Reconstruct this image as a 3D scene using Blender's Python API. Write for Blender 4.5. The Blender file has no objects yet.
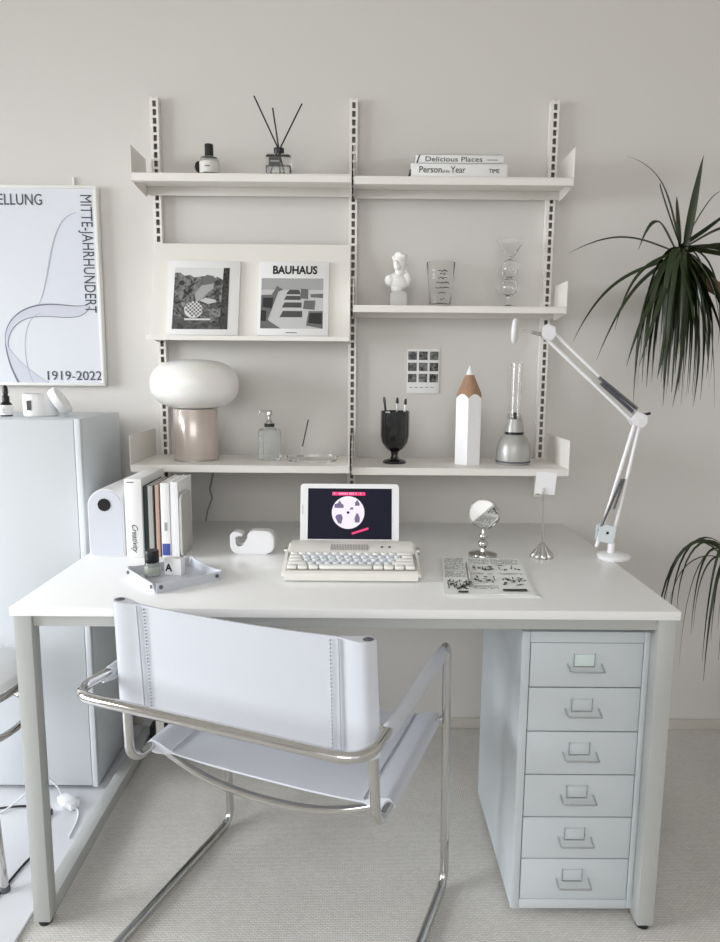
import bpy, bmesh, math, random
from mathutils import Vector, Matrix
random.seed(7)
PI = math.pi
C = bpy.context.scene.collection
scene = bpy.context.scene

def S(r, g, b):
    f = lambda c: (c/255/12.92) if c/255 <= .04045 else ((c/255+.055)/1.055)**2.4
    return (f(r), f(g), f(b), 1)

# ------------------------------------------------------------ camera
cam = bpy.data.cameras.new('camera'); co = bpy.data.objects.new('camera', cam); C.objects.link(co)
cam.sensor_fit = 'VERTICAL'; cam.sensor_height = 36; cam.lens = 685.1*36/942
cam.clip_start = .02
p, yw, r = .1446, .0026, .0078
fwd = Vector((math.sin(yw)*math.cos(p), math.cos(yw)*math.cos(p), -math.sin(p)))
rt = Vector((math.cos(yw), -math.sin(yw), 0)); up = rt.cross(fwd)
r2 = rt*math.cos(r)+up*math.sin(r); u2 = up*math.cos(r)-rt*math.sin(r)
M = Matrix((r2, u2, -fwd)).transposed().to_4x4(); M.translation = Vector((.0239, -2.2223, 1.2156))
co.matrix_world = M
scene.camera = co

# ------------------------------------------------------------ world, light, exposure
w = bpy.data.worlds.new('world'); scene.world = w; w.use_nodes = True
nt = w.node_tree; bg = nt.nodes['Background']
tc = nt.nodes.new('ShaderNodeTexCoord'); sp = nt.nodes.new('ShaderNodeSeparateXYZ'); cr = nt.nodes.new('ShaderNodeValToRGB')
mr = nt.nodes.new('ShaderNodeMapRange'); mr.inputs[1].default_value = -1; mr.inputs[2].default_value = 1
nt.links.new(tc.outputs['Generated'], sp.inputs[0]); nt.links.new(sp.outputs[2], mr.inputs[0]); nt.links.new(mr.outputs[0], cr.inputs[0])
nt.links.new(cr.outputs[0], bg.inputs[0])
cr.color_ramp.elements[0].color = (.22, .21, .20, 1); cr.color_ramp.elements[0].position = .35
cr.color_ramp.elements[1].color = (.95, .97, 1, 1); cr.color_ramp.elements[1].position = .75
bg.inputs[1].default_value = .92

def area(name, loc, target, sx, sy, power, col):
    l = bpy.data.lights.new(name, 'AREA'); l.shape = 'RECTANGLE'; l.size = sx; l.size_y = sy; l.energy = power; l.color = col
    o = bpy.data.objects.new(name, l); C.objects.link(o); o.location = loc
    o.rotation_euler = (Vector(target)-Vector(loc)).to_track_quat('-Z', 'Y').to_euler()
    return o
area('window_light', (-5.6, -2.1, 2.1), (-1.0, -.8, .8), 4, 3, 370, (.93, .965, 1))
area('rear_fill_light', (-.6, -4.6, 2.2), (0, 0, 1.2), 2.4, 1.6, 24, (1, .985, .96))  # added soft fill from behind the camera, no window stands there
scene.view_settings.view_transform = 'Standard'; scene.view_settings.look = 'None'
scene.view_settings.gamma = 1; scene.view_settings.use_curve_mapping = False
scene.view_settings.exposure = .62

# ------------------------------------------------------------ materials
def mat(name, col, rough=.5, metal=0, trans=0, ior=1.45, coat=0, spec=None, emit=None, sss=0):
    m = bpy.data.materials.new(name); m.use_nodes = True
    b = m.node_tree.nodes['Principled BSDF']
    b.inputs['Base Color'].default_value = col if len(col) == 4 else (*col, 1)
    b.inputs['Roughness'].default_value = rough; b.inputs['Metallic'].default_value = metal
    b.inputs['Transmission Weight'].default_value = trans; b.inputs['IOR'].default_value = ior
    b.inputs['Coat Weight'].default_value = coat
    if spec is not None: b.inputs['Specular IOR Level'].default_value = spec
    if sss: b.inputs['Subsurface Weight'].default_value = sss; b.inputs['Subsurface Scale'].default_value = .02
    if emit: b.inputs['Emission Color'].default_value = emit[0]; b.inputs['Emission Strength'].default_value = emit[1]
    m.diffuse_color = col if len(col) == 4 else (*col, 1)
    return m
def addnoise(m, scale=40, bump=.1, dist=.002, colamt=0, detail=4, stretch=None):
    n = m.node_tree.nodes; L = m.node_tree.links; b = n['Principled BSDF']
    t = n.new('ShaderNodeTexCoord'); no = n.new('ShaderNodeTexNoise'); no.inputs['Scale'].default_value = scale; no.inputs['Detail'].default_value = detail
    src = t.outputs['Object']
    if stretch:
        mp = n.new('ShaderNodeMapping'); mp.inputs['Scale'].default_value = stretch; L.new(src, mp.inputs[0]); src = mp.outputs[0]
    L.new(src, no.inputs['Vector'])
    if bump:
        bp = n.new('ShaderNodeBump'); bp.inputs['Strength'].default_value = bump; bp.inputs['Distance'].default_value = dist
        L.new(no.outputs[0], bp.inputs['Height']); L.new(bp.outputs[0], b.inputs['Normal'])
    if colamt:
        mx = n.new('ShaderNodeMix'); mx.data_type = 'RGBA'; mx.blend_type = 'MULTIPLY'
        base = b.inputs['Base Color'].default_value[:]
        mx.inputs[6].default_value = base; mx.inputs[0].default_value = colamt
        L.new(no.outputs[0], mx.inputs[7]); L.new(mx.outputs[2], b.inputs['Base Color'])
    return m
M_wall = addnoise(mat('wall_paint', S(218, 215, 211), .9), 220, .12, .0006)
M_ceil = mat('ceiling_paint', S(235, 234, 230), .9)
M_base = mat('baseboard_paint', S(205, 200, 192), .5)
M_shelf = addnoise(mat('shelf_powder_coat', S(238, 235, 229), .42), 500, .03, .0002)
M_desk = addnoise(mat('desk_frame_light_grey', S(182, 184, 182), .32, coat=.15), 300, .02, .0002)
M_desktop = addnoise(mat('desktop_laminate', S(246, 246, 246), .28, coat=.25), 260, .03, .0002)
M_helmer = addnoise(mat('drawer_steel', S(202, 208, 212), .38), 9, .05, .004)
M_groove = mat('dark_gap', S(60, 64, 66), .8)
M_cab = mat('cabinet_foil', S(212, 217, 221), .45)
M_mat = mat('floor_mat_vinyl', S(232, 233, 238), .3)
M_chrome = mat('chrome', (.62, .61, .60), .09, 1)
M_steel = mat('brushed_steel', (.55, .54, .52), .28, 1)
M_wire = mat('zinc_wire', (.62, .65, .67), .22, 1)
M_leather = addnoise(mat('white_leather', S(205, 208, 216), .42, coat=.1), 350, .12, .0004)
M_stitch = mat('stitch_thread', S(196, 198, 206), .7)
M_black = mat('black_plastic', (.012, .012, .013), .35)
M_blackgloss = mat('black_gloss_ceramic', (.006, .006, .007), .07, coat=.6)
M_ink = mat('black_ink', (.02, .02, .022), .7)
M_ink2 = mat('grey_ink', S(92, 94, 100), .7)
M_navyink = mat('slate_ink', S(74, 76, 86), .7)
M_paper = mat('white_paper', S(238, 238, 238), .7)
M_card = mat('white_card', S(244, 244, 246), .6)
M_plastic = mat('white_plastic', S(240, 240, 242), .35, coat=.15)
M_cream = mat('cream_plastic', S(242, 240, 234), .4)
M_key = mat('key_plastic', S(243, 242, 238), .4)
M_keyblue = mat('pale_blue_keycap', S(228, 234, 240), .4)
M_opal = mat('opal_glass', S(250, 249, 245), .28, coat=.4, sss=.4)
M_copper = mat('champagne_metal', S(206, 194, 186), .22, .3, coat=.6)
M_glass = mat('clear_glass', (1, 1, 1), .0, 0, 1, 1.42)
M_thin = mat('thin_tumbler_glass', (1, 1, 1), .0, 0, 1, 1.2)
M_frost = mat('ribbed_glass', S(242, 246, 246), .12, 0, .88, 1.3)
M_liquid = mat('clear_perfume', S(236, 240, 238), .02, 0, .9, 1.33)
M_plaster = mat('white_plaster', S(246, 246, 243), .6)
M_white = mat('white_lacquer', S(248, 248, 250), .4)
M_wood = addnoise(mat('cedar_wood', S(190, 150, 122), .6), 30, .1, .001, .45, 6, (6, 6, .8))
M_speaker = mat('satin_grey_metal', S(178, 177, 174), .36, .3)
M_navy = mat('screen_navy', S(12, 13, 28), .35, spec=.12, emit=(S(16, 17, 36), .4))
M_disc = mat('screen_disc', S(205, 198, 216), .4, spec=.1, emit=(S(232, 226, 240), .35))
M_pink = mat('screen_pink', S(214, 20, 96), .3, emit=(S(214, 20, 96), .4))
M_lilac = mat('screen_lilac', S(96, 84, 120), .3, emit=(S(96, 84, 120), .2))
M_book_g = mat('dark_green_cover', S(38, 52, 50), .6)
M_book_grey = mat('grey_cover', S(176, 176, 172), .6)
M_book_blk = mat('black_cover', S(34, 30, 32), .5)
M_book_tan = mat('tan_cover', S(196, 164, 146), .6)
M_book_red = mat('maroon_cover', S(92, 46, 58), .6)
M_blue = mat('blue_band', S(66, 84, 160), .5)
M_leaf = mat('leaf_green', S(42, 55, 22), .42, coat=.1)
addnoise(M_leaf, 8, .0, .001, .5, 3)
M_trunk = addnoise(mat('trunk_bark', S(120, 100, 76), .9), 60, .5, .004, .5)
M_pot = mat('white_pot_glaze', S(230, 228, 222), .3)
M_soil = addnoise(mat('potting_soil', S(60, 46, 36), 1), 80, .8, .006, .5)
M_poster = mat('poster_paper', S(222, 225, 232), .4, coat=.15)
M_frame = mat('white_frame', S(238, 238, 234), .4)
M_shape = [mat('poster_tone_%d' % i, S(*c), .5) for i, c in enumerate([(206, 208, 220), (176, 178, 192), (120, 122, 138), (218, 221, 231)])]
M_mirror = mat('mirror_glass', (.9, .9, .9), .02, 1)
M_cordb = mat('black_rubber_cord', (.02, .022, .03), .5)
M_cordw = mat('white_cord', S(226, 228, 232), .5)
M_cordg = mat('grey_clear_cord', S(148, 148, 138), .4)
M_greys = {g: mat('print_grey_%d' % g, S(g, g, g), .6) for g in (28, 50, 80, 110, 140, 170, 200, 222)}
M_wax = mat('pale_liquid', S(222, 226, 214), .1, 0, .6, 1.35)

def carpet():
    m = mat('woven_carpet', S(220, 214, 206), .95, spec=.15)
    n = m.node_tree.nodes; L = m.node_tree.links; b = n['Principled BSDF']
    t = n.new('ShaderNodeTexCoord')
    br = n.new('ShaderNodeTexBrick'); br.inputs['Scale'].default_value = 1; br.inputs['Brick Width'].default_value = .011; br.inputs['Row Height'].default_value = .0048
    br.inputs['Mortar Size'].default_value = .0011; br.inputs['Mortar Smooth'].default_value = 1
    br.inputs[1].default_value = S(244, 241, 236); br.inputs[2].default_value = S(232, 229, 223); br.inputs[3].default_value = S(206, 203, 197)
    no = n.new('ShaderNodeTexNoise'); no.inputs['Scale'].default_value = 5; no.inputs['Detail'].default_value = 8
    n2 = n.new('ShaderNodeTexNoise'); n2.inputs['Scale'].default_value = 900; n2.inputs['Detail'].default_value = 2
    mp = n.new('ShaderNodeMapRange'); mp.inputs[3].default_value = .86; mp.inputs[4].default_value = 1.1
    mx = n.new('ShaderNodeMix'); mx.data_type = 'RGBA'; mx.blend_type = 'MULTIPLY'; mx.inputs[0].default_value = 1
    L.new(t.outputs['Object'], br.inputs['Vector']); L.new(t.outputs['Object'], no.inputs['Vector']); L.new(t.outputs['Object'], n2.inputs['Vector'])
    L.new(no.outputs[0], mp.inputs[0]); L.new(br.outputs[0], mx.inputs[6]); L.new(mp.outputs[0], mx.inputs[7]); L.new(mx.outputs[2], b.inputs['Base Color'])
    ad = n.new('ShaderNodeMath'); ad.operation = 'SUBTRACT'; L.new(n2.outputs[0], ad.inputs[0]); L.new(br.outputs['Fac'], ad.inputs[1])
    bp = n.new('ShaderNodeBump'); bp.inputs['Strength'].default_value = .7; bp.inputs['Distance'].default_value = .003
    L.new(ad.outputs[0], bp.inputs['Height']); L.new(bp.outputs[0], b.inputs['Normal'])
    return m
M_carpet = carpet()

def photo_mat(name, seed, scale=14, lo=.02, hi=.75):
    m = mat(name, (.3, .3, .3), .45)
    n = m.node_tree.nodes; L = m.node_tree.links; b = n['Principled BSDF']
    t = n.new('ShaderNodeTexCoord'); mp = n.new('ShaderNodeMapping'); mp.inputs['Location'].default_value = (seed, seed*.7, seed*1.3)
    no = n.new('ShaderNodeTexNoise'); no.inputs['Scale'].default_value = scale; no.inputs['Detail'].default_value = 5; no.inputs['Distortion'].default_value = 1.2
    cr = n.new('ShaderNodeValToRGB'); cr.color_ramp.elements[0].position = .38; cr.color_ramp.elements[1].position = .68
    cr.color_ramp.elements[0].color = (lo, lo, lo, 1); cr.color_ramp.elements[1].color = (hi, hi, hi, 1)
    L.new(t.outputs['Object'], mp.inputs[0]); L.new(mp.outputs[0], no.inputs['Vector']); L.new(no.outputs[0], cr.inputs[0]); L.new(cr.outputs[0], b.inputs['Base Color'])
    return m

# ------------------------------------------------------------ helpers
WM = {}
def props(o, label, cat, group=None, kind=None):
    if label: o['label'] = label
    if cat: o['category'] = cat
    if group: o['group'] = group
    if kind: o['kind'] = kind
def thing(name, label, cat, loc=(0, 0, 0), rz=0, group=None):
    o = bpy.data.objects.new(name, None); C.objects.link(o)
    o.location = loc; o.rotation_euler = (0, 0, rz); o.empty_display_size = .05
    WM[o.name] = Matrix.Translation(Vector(loc)) @ Matrix.Rotation(rz, 4, 'Z')
    props(o, label, cat, group)
    return o

class B:
    def __init__(s): s.bm = bmesh.new()
    def _add(s, verts): return verts
    def box(s, x0, x1, y0, y1, z0, z1, bev=0, seg=2, mtx=None):
        r = bmesh.ops.create_cube(s.bm, size=1); v = r['verts']
        bmesh.ops.transform(s.bm, matrix=Matrix.Translation(((x0+x1)/2, (y0+y1)/2, (z0+z1)/2)) @ Matrix.Diagonal((abs(x1-x0), abs(y1-y0), abs(z1-z0), 1)), verts=v)
        if bev:
            e = list({e for q in v for e in q.link_edges})
            rr = bmesh.ops.bevel(s.bm, geom=e, offset=bev, segments=seg, affect='EDGES', profile=.5)
            v = list({q for f in rr['faces'] for q in f.verts} | {q for q in v if q.is_valid})
        if mtx: bmesh.ops.transform(s.bm, matrix=mtx, verts=v)
        return s
    def lathe(s, prof, c=(0, 0, 0), seg=32, mtx=None, sx=1, sy=1):
        rings = []; allv = []
        for (r_, z) in prof:
            if r_ < 1e-6:
                v = [s.bm.verts.new((c[0], c[1], c[2]+z))]
            else:
                v = [s.bm.verts.new((c[0]+r_*sx*math.cos(2*PI*i/seg), c[1]+r_*sy*math.sin(2*PI*i/seg), c[2]+z)) for i in range(seg)]
            rings.append(v); allv += v
        for a, b in zip(rings, rings[1:]):
            if len(a) == 1 and len(b) == 1: continue
            for i in range(seg):
                j = (i+1) % seg
                if len(a) == 1: s.bm.faces.new((a[0], b[j], b[i]))
                elif len(b) == 1: s.bm.faces.new((a[i], a[j], b[0]))
                else: s.bm.faces.new((a[i], a[j], b[j], b[i]))
        if mtx: bmesh.ops.transform(s.bm, matrix=mtx, verts=allv)
        return s
    def cyl(s, a, b, r1, r2=None, seg=20):
        return s.tube([a, b], r1 if r2 is None else [r1, r2], seg)
    def tube(s, pts, rad, seg=12, closed=False, sc=(1, 1), upv=None):
        pts = [Vector(q) for q in pts]; n = len(pts)
        rads = rad if isinstance(rad, (list, tuple)) else [rad]*n
        T = []
        for i in range(n):
            if closed: t = pts[(i+1) % n]-pts[i-1]
            else: t = pts[min(i+1, n-1)]-pts[max(i-1, 0)]
            T.append(t.normalized())
        u = Vector(upv) if upv else (Vector((0, 0, 1)) if abs(T[0].z) < .9 else Vector((1, 0, 0)))
        N = (u-T[0]*u.dot(T[0])).normalized(); rings = []
        for i in range(n):
            if i:
                q = T[i-1].rotation_difference(T[i]); N = q @ N; N = (N-T[i]*N.dot(T[i])).normalized()
            Bn = T[i].cross(N)
            rings.append([s.bm.verts.new(pts[i]+(N*math.cos(2*PI*k/seg)*sc[0]+Bn*math.sin(2*PI*k/seg)*sc[1])*rads[i]) for k in range(seg)])
        m = n if closed else n-1
        for i in range(m):
            a, b = rings[i], rings[(i+1) % n]
            for k in range(seg):
                j = (k+1) % seg; s.bm.faces.new((a[k], a[j], b[j], b[k]))
        if not closed:
            s.bm.faces.new(list(reversed(rings[0]))); s.bm.faces.new(rings[-1])
        return s
    def prism(s, poly, axis, a, b, bev=0, mtx=None):
        # poly: list of 2d points; axis 'x','y','z' the extrusion direction; a,b extents
        def P(u, v, t): return {'x': (t, u, v), 'y': (u, t, v), 'z': (u, v, t)}[axis]
        A = [s.bm.verts.new(P(u, v, a)) for u, v in poly]; Bv = [s.bm.verts.new(P(u, v, b)) for u, v in poly]
        n = len(poly); fs = [s.bm.faces.new(A), s.bm.faces.new(list(reversed(Bv)))]
        for i in range(n):
            j = (i+1) % n; fs.append(s.bm.faces.new((A[i], Bv[i], Bv[j], A[j])))
        vs = A+Bv
        if bev:
            e = list(set(fs[0].edges) | set(fs[1].edges))
            rr = bmesh.ops.bevel(s.bm, geom=e, offset=bev, segments=2, affect='EDGES')
            vs = list({q for f in rr['faces'] for q in f.verts} | {q for q in vs if q.is_valid})
        if mtx: bmesh.ops.transform(s.bm, matrix=mtx, verts=vs)
        return s
    def face(s, pts):
        s.bm.faces.new([s.bm.verts.new(q) for q in pts]); return s
    def xf(s, m): bmesh.ops.transform(s.bm, matrix=m, verts=s.bm.verts[:]); return s
    def build(s, name, m, parent=None, loc=None, local=False, ang=40, label=None, normals=True):
        me = bpy.data.meshes.new(name)
        if normals: bmesh.ops.recalc_face_normals(s.bm, faces=s.bm.faces[:])
        s.bm.to_mesh(me); s.bm.free()
        me.materials.append(m)
        for pl in me.polygons: pl.use_smooth = True
        me.set_sharp_from_angle(angle=math.radians(ang))
        o = bpy.data.objects.new(name, me); C.objects.link(o)
        if parent is not None:
            o.parent = parent; WM[o.name] = WM[parent.name]
            if not local: me.transform(WM[parent.name].inverted())
        else:
            if loc is None:
                xs = [v.co for v in me.vertices]
                loc = (sum((min(q[i] for q in xs), max(q[i] for q in xs)))/2 for i in range(2)); loc = (*loc, min(q.z for q in xs))
            WM[o.name] = Matrix.Translation(Vector(loc)); me.transform(WM[o.name].inverted()); o.location = loc
        if label: o['label'] = label
        return o
def struct(name, b, m, **k):
    o = b.build(name, m, **k); o['kind'] = 'structure'; return o

def text(name, body, size, mtx, m, parent, bold=0, shear=0, sp=1, align='LEFT', ext=.0002, width=None, sx=1):
    cu = bpy.data.curves.new(name, 'FONT'); cu.body = body; cu.size = size; cu.offset = bold; cu.shear = shear; cu.space_character = sp
    cu.extrude = ext; cu.align_x = align; cu.resolution_u = 3
    t = bpy.data.objects.new(name, cu); C.objects.link(t)
    me = bpy.data.meshes.new_from_object(t.evaluated_get(bpy.context.evaluated_depsgraph_get()))
    bpy.data.objects.remove(t); bpy.data.curves.remove(cu)
    if width:
        xs = [v.co.x for v in me.vertices]; k = width/(max(xs)-min(xs)); sx *= k
    me.transform(Matrix.Diagonal((sx, 1, 1, 1))); me.transform(mtx); me.transform(WM[parent.name].inverted())
    me.materials.clear(); me.materials.append(m)
    o = bpy.data.objects.new(name, me); C.objects.link(o); o.parent = parent; WM[o.name] = WM[parent.name]
    return o
RX90 = Matrix.Rotation(PI/2, 4, 'X')
def T(x, y, z): return Matrix.Translation((x, y, z))

def fillet(pts, rr, n=8):
    pts = [Vector(q) for q in pts]; out = [pts[0]]
    for i in range(1, len(pts)-1):
        a, b, c = pts[i-1], pts[i], pts[i+1]; rad = rr[i] if isinstance(rr, (list, tuple)) else rr
        if rad <= 0: out.append(b); continue
        d1 = (a-b).normalized(); d2 = (c-b).normalized(); an = d1.angle(d2); t = rad/math.tan(an/2)
        t = min(t, (a-b).length*.49, (c-b).length*.49); rad = t*math.tan(an/2)
        cen = b+(d1+d2).normalized()*(rad/math.sin(an/2))
        s0 = b+d1*t-cen; s1 = b+d2*t-cen; q = s0.rotation_difference(s1)
        from mathutils import Quaternion
        for k in range(n+1):
            out.append(cen+Quaternion().slerp(q, k/n) @ s0)
    out.append(pts[-1]); return out
def rrect(x0, x1, y0, y1, r_, n=5):
    o = []
    for cx, cy, a0 in ((x1-r_, y1-r_, 0), (x0+r_, y1-r_, PI/2), (x0+r_, y0+r_, PI), (x1-r_, y0+r_, 1.5*PI)):
        for k in range(n+1): o.append((cx+r_*math.cos(a0+k*PI/2/n), cy+r_*math.sin(a0+k*PI/2/n)))
    return o

# ------------------------------------------------------------ the room
struct('floor', B().box(-3.0, 2.6, -4.8, .1, -.1, 0), M_carpet)
struct('wall_back', B().box(-3.0, 2.6, 0, .1, 0, 2.7), M_wall)
struct('wall_right', B().box(2.6, 2.7, -4.8, .1, 0, 2.7), M_wall)
b = B()
b.box(-3.1, -3.0, -4.8, -2.3, 0, 2.7); b.box(-3.1, -3.0, -.4, .1, 0, 2.7); b.box(-3.1, -3.0, -2.3, -.4, 0, .45); b.box(-3.1, -3.0, -2.3, -.4, 2.05, 2.7)
struct('wall_left', b, M_wall)
b = B()
for y0, y1, z0, z1 in ((-2.3, -.4, .45, .5), (-2.3, -.4, 2.0, 2.05), (-2.3, -2.25, .5, 2.0), (-.45, -.4, .5, 2.0), (-1.375, -1.325, .5, 2.0)):
    b.box(-3.08, -3.03, y0, y1, z0, z1)
struct('window_1', b, M_frame)
struct('ceiling', B().box(-3.0, 2.6, -4.8, .1, 2.7, 2.8), M_ceil)
b = B(); b.box(-3.0, 2.6, -.014, 0, 0, .034, .002)
struct('baseboard_back', b, M_base)

# floor mat
o = B().box(-1.62, -.70, -1.3, -.02, 0, .009, .003).build('floor_mat', M_mat)
props(o, 'glossy white floor mat under the tall cabinet and the stool', 'mat')

# ------------------------------------------------------------ tall cabinet
M_labelcard = mat('label_card_green_white', S(214, 228, 226), .5)
cb = thing('storage_cabinet', 'tall white storage cabinet to the left of the desk', 'cabinet', (-1.05, -.22, .009))
B().box(-1.37, -.722, -.372, -.085, .02, 1.084, .0015).build('body', M_cab, cb)
B().box(-1.367, -.739, -.391, -.373, .024, 1.082, .0015).build('door', M_cab, cb)
b = B(); b.box(-.7375, -.722, -.391, -.3725, .02, 1.084, .001); b.build('side_edge', M_cab, cb)
B().box(-1.34, -.745, -.35, -.10, .009, .02).build('plinth', M_groove, cb)  # dark strip standing in for the shadow line under the cabinet

# jars on cabinet
t = thing('dropper_bottle', 'small white-labelled dropper bottle with a black cap on the cabinet top', 'bottle', (-.956, -.31, 1.084))
c = (-.956, -.31, 1.084)
B().lathe([(0, 0), (.014, 0), (.0155, .002), (.0155, .032), (.012, .038), (.008, .041), (0, .041)], c, 24).build('glass_body', M_black, t)
B().lathe([(.0158, .004), (.0160, .0045), (.0160, .031), (.0158, .0315)], c, 24).build('paper_label', M_card, t)
B().lathe([(0, .041), (.0095, .041), (.0095, .055), (.006, .058), (.0075, .066), (.0065, .08), (.003, .086), (0, .086)], c, 20).build('dropper_cap', M_black, t)
b = B()
for k in range(4): b.box(c[0]-.006, c[0]+.006-.003*(k % 2), c[1]-.0167, c[1]-.0160, c[2]+.011+k*.004, c[2]+.0122+k*.004)
b.build('lettering', M_ink2, t)
t = thing('cream_jar', 'open white cosmetic jar with a dark label on the cabinet top', 'jar', (-.872, -.29, 1.084))
c = (-.872, -.285, 1.084)
B().lathe([(0, 0), (.043, 0), (.046, .003), (.046, .058), (.044, .062), (.040, .062), (.039, .05), (0, .048)], c, 40).build('body', mat('jar_glaze', S(226, 226, 226), .25), t)
b = B(); b.prism([(c[0]-.017, c[2]+.018), (c[0]-.005, c[2]+.018), (c[0]-.005, c[2]+.045), (c[0]-.017, c[2]+.045)], 'y', c[1]-.0475, c[1]-.044); b.build('label_patch', M_greys[80], t)
o = B().lathe([(0, 0), (.018, 0), (.019, .006), (.012, .011), (0, .012)], (c[0]-.012, -.29, 1.1325), 24).build('round_stopper', M_black, t)
lm = T(-.818, -.305, 1.1215) @ Matrix.Rotation(math.radians(10), 4, 'Z') @ Matrix.Rotation(math.radians(58), 4, 'Y')
o = B().lathe([(0, 0), (.038, 0), (.040, .003), (.040, .02), (.037, .0225), (0, .0235)], (0, 0, 0), 40, mtx=lm).build('jar_lid', M_plastic)
props(o, 'round white lid leaning against the cosmetic jar', 'lid')

# ------------------------------------------------------------ poster
po = thing('framed_poster', 'framed exhibition poster with a curved chair drawing hung above the cabinet', 'poster', (-1.03, -.012, 1.162))
X0, X1, Z0, Z1 = -1.283, -.783, 1.163, 1.770
b = B(); fw = .009
b.box(X0, X1, -.030, -.004, Z0, Z0+fw, .001); b.box(X0, X1, -.030, -.004, Z1-fw, Z1, .001)
b.box(X0, X0+fw, -.030, -.004, Z0+fw, Z1-fw, .001); b.box(X1-fw, X1, -.030, -.004, Z0+fw, Z1-fw, .001)
b.build('frame', M_frame, po)
pp = B().box(X0+fw, X1-fw, -.026, -.006, Z0+fw, Z1-fw).build('print_sheet', M_poster, po)
PY = -.0262
def pz(u, v, dy=0): return (u, PY-dy, v)
def strip(b, pts, ws, dy):
    P = []; n = len(pts)
    for i, (x, z) in enumerate(pts):
        a = pts[max(i-1, 0)]; c_ = pts[min(i+1, n-1)]; tx, tz = c_[0]-a[0], c_[1]-a[1]; l = math.hypot(tx, tz) or 1
        wv = ws[i] if isinstance(ws, list) else ws
        P.append(((x-tz/l*wv/2, z+tx/l*wv/2), (x+tz/l*wv/2, z-tx/l*wv/2)))
    for (a, c_), (d, e) in zip(P, P[1:]):
        b.face([pz(*a, dy), pz(*c_, dy), pz(*e, dy), pz(*d, dy)])
def bez(P, n=24):
    out = []
    for k in range(n+1):
        t_ = k/n; Q = [Vector(q) for q in P]
        while len(Q) > 1: Q = [a.lerp(c_, t_) for a, c_ in zip(Q, Q[1:])]
        out.append(tuple(Q[0]))
    return out
# abstract moulded chair silhouette: filled tones then outlines
def pp_(u, v): return (-.785-(104-u)*.00288, 1.768-(v-189)*.003095)
back = bez([pp_(82, 214), pp_(52, 220), pp_(54, 262), pp_(44, 292), pp_(37, 303)])
seat_t = bez([pp_(91, 302), pp_(74, 311), pp_(46, 294), pp_(20, 302), pp_(-4, 316), pp_(-2, 342)])
seat_b = bez([pp_(92, 305), pp_(84, 324), pp_(50, 318), pp_(24, 300), pp_(-2, 326), pp_(1, 346)])
leg_l = bez([pp_(-2, 342), pp_(-1, 362), pp_(10, 382)]); leg_r = bez([pp_(1, 346), pp_(14, 366), pp_(46, 383)])
def band(b, A, D, dy):
    for a, c_, d, e in zip(A, D, A[1:], D[1:]):
        b.face([pz(*a, dy), pz(*d, dy), pz(*e, dy)]); b.face([pz(*a, dy), pz(*e, dy), pz(*c_, dy)])
b = B(); band(b, back, [pp_(92-3*k/24, 214+88*k/24) for k in range(25)], 0); b.build('backrest_tone', M_shape[3], pp, normals=False)
b = B(); band(b, seat_t, seat_b, .0002); band(b, leg_l, leg_r, .0002); b.build('seat_tone', M_shape[0], pp, normals=False)
b = B(); strip(b, back, [.002+.003*math.sin(k/24*PI) for k in range(25)], .0004); strip(b, leg_r, .002, .0004)
strip(b, bez([pp_(38, 312), pp_(20, 316), pp_(16, 340), pp_(18, 366), pp_(26, 382)]), .002, .0004)
b.build('light_outline', M_shape[1], pp, normals=False)
b = B(); strip(b, seat_t, [.0015+.003*math.sin(k/24*PI) for k in range(25)], .0006); strip(b, leg_l, [.003+.004*k/24 for k in range(25)], .0006); strip(b, seat_b, .0022, .0006)
b.build('dark_outline', M_shape[2], pp, normals=False)
text('lettering', 'AUSSTELLUNG', .047, T(-1.196, PY-.001, 1.712) @ RX90, M_navyink, pp, 0, width=.2455)
text('lettering', 'MITTE-JAHRHUNDERT', .050, T(-.8325, PY-.001, 1.745) @ RX90 @ Matrix.Rotation(-PI/2, 4, 'Z'), M_navyink, pp, 0, width=.352)
text('lettering', '1919-2022', .041, T(-.972, PY-.001, 1.181) @ RX90, M_navyink, pp, 0, width=.172)
B().box(-.862, -.856, -.008, -.001, 1.770, 1.80, .001).build('hanging_tab', M_frame, po)

# ------------------------------------------------------------ wall shelving
ZT = 2.026; ZB = .815
def upright(cx, label):
    t = thing('wall_upright', label, 'shelf rail', (cx, -.013, ZB), 0, 'slotted wall uprights')
    b = B()
    b.box(cx-.0130, cx-.0115, -.026, -.001, ZB, ZT); b.box(cx+.0115, cx+.0130, -.026, -.001, ZB, ZT)
    b.box(cx-.0115, cx-.0040, -.026, -.0245, ZB, ZT); b.box(cx+.0066, cx+.0115, -.026, -.0245, ZB, ZT)
    z = ZB
    while z < ZT-.005:
        b.box(cx-.0040, cx+.0066, -.026, -.0245, z, min(z+.0072, ZT)); z += .0245
    b.build('slotted_channel', M_shelf, t, ang=20)
    B().box(cx-.0113, cx+.0113, -.006, -.001, ZB+.001, ZT-.001).build('inner_plate', mat('slot_shade_grey', S(150, 147, 140), .6), t)  # grey puts the shade inside the slots into the plate colour
    return t
upright(-.599, 'left slotted white steel wall upright beside the poster')
upright(.0015, 'middle slotted white steel wall upright between the two shelf bays')
upright(.609, 'right slotted white steel wall upright nearest the plant')

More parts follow.
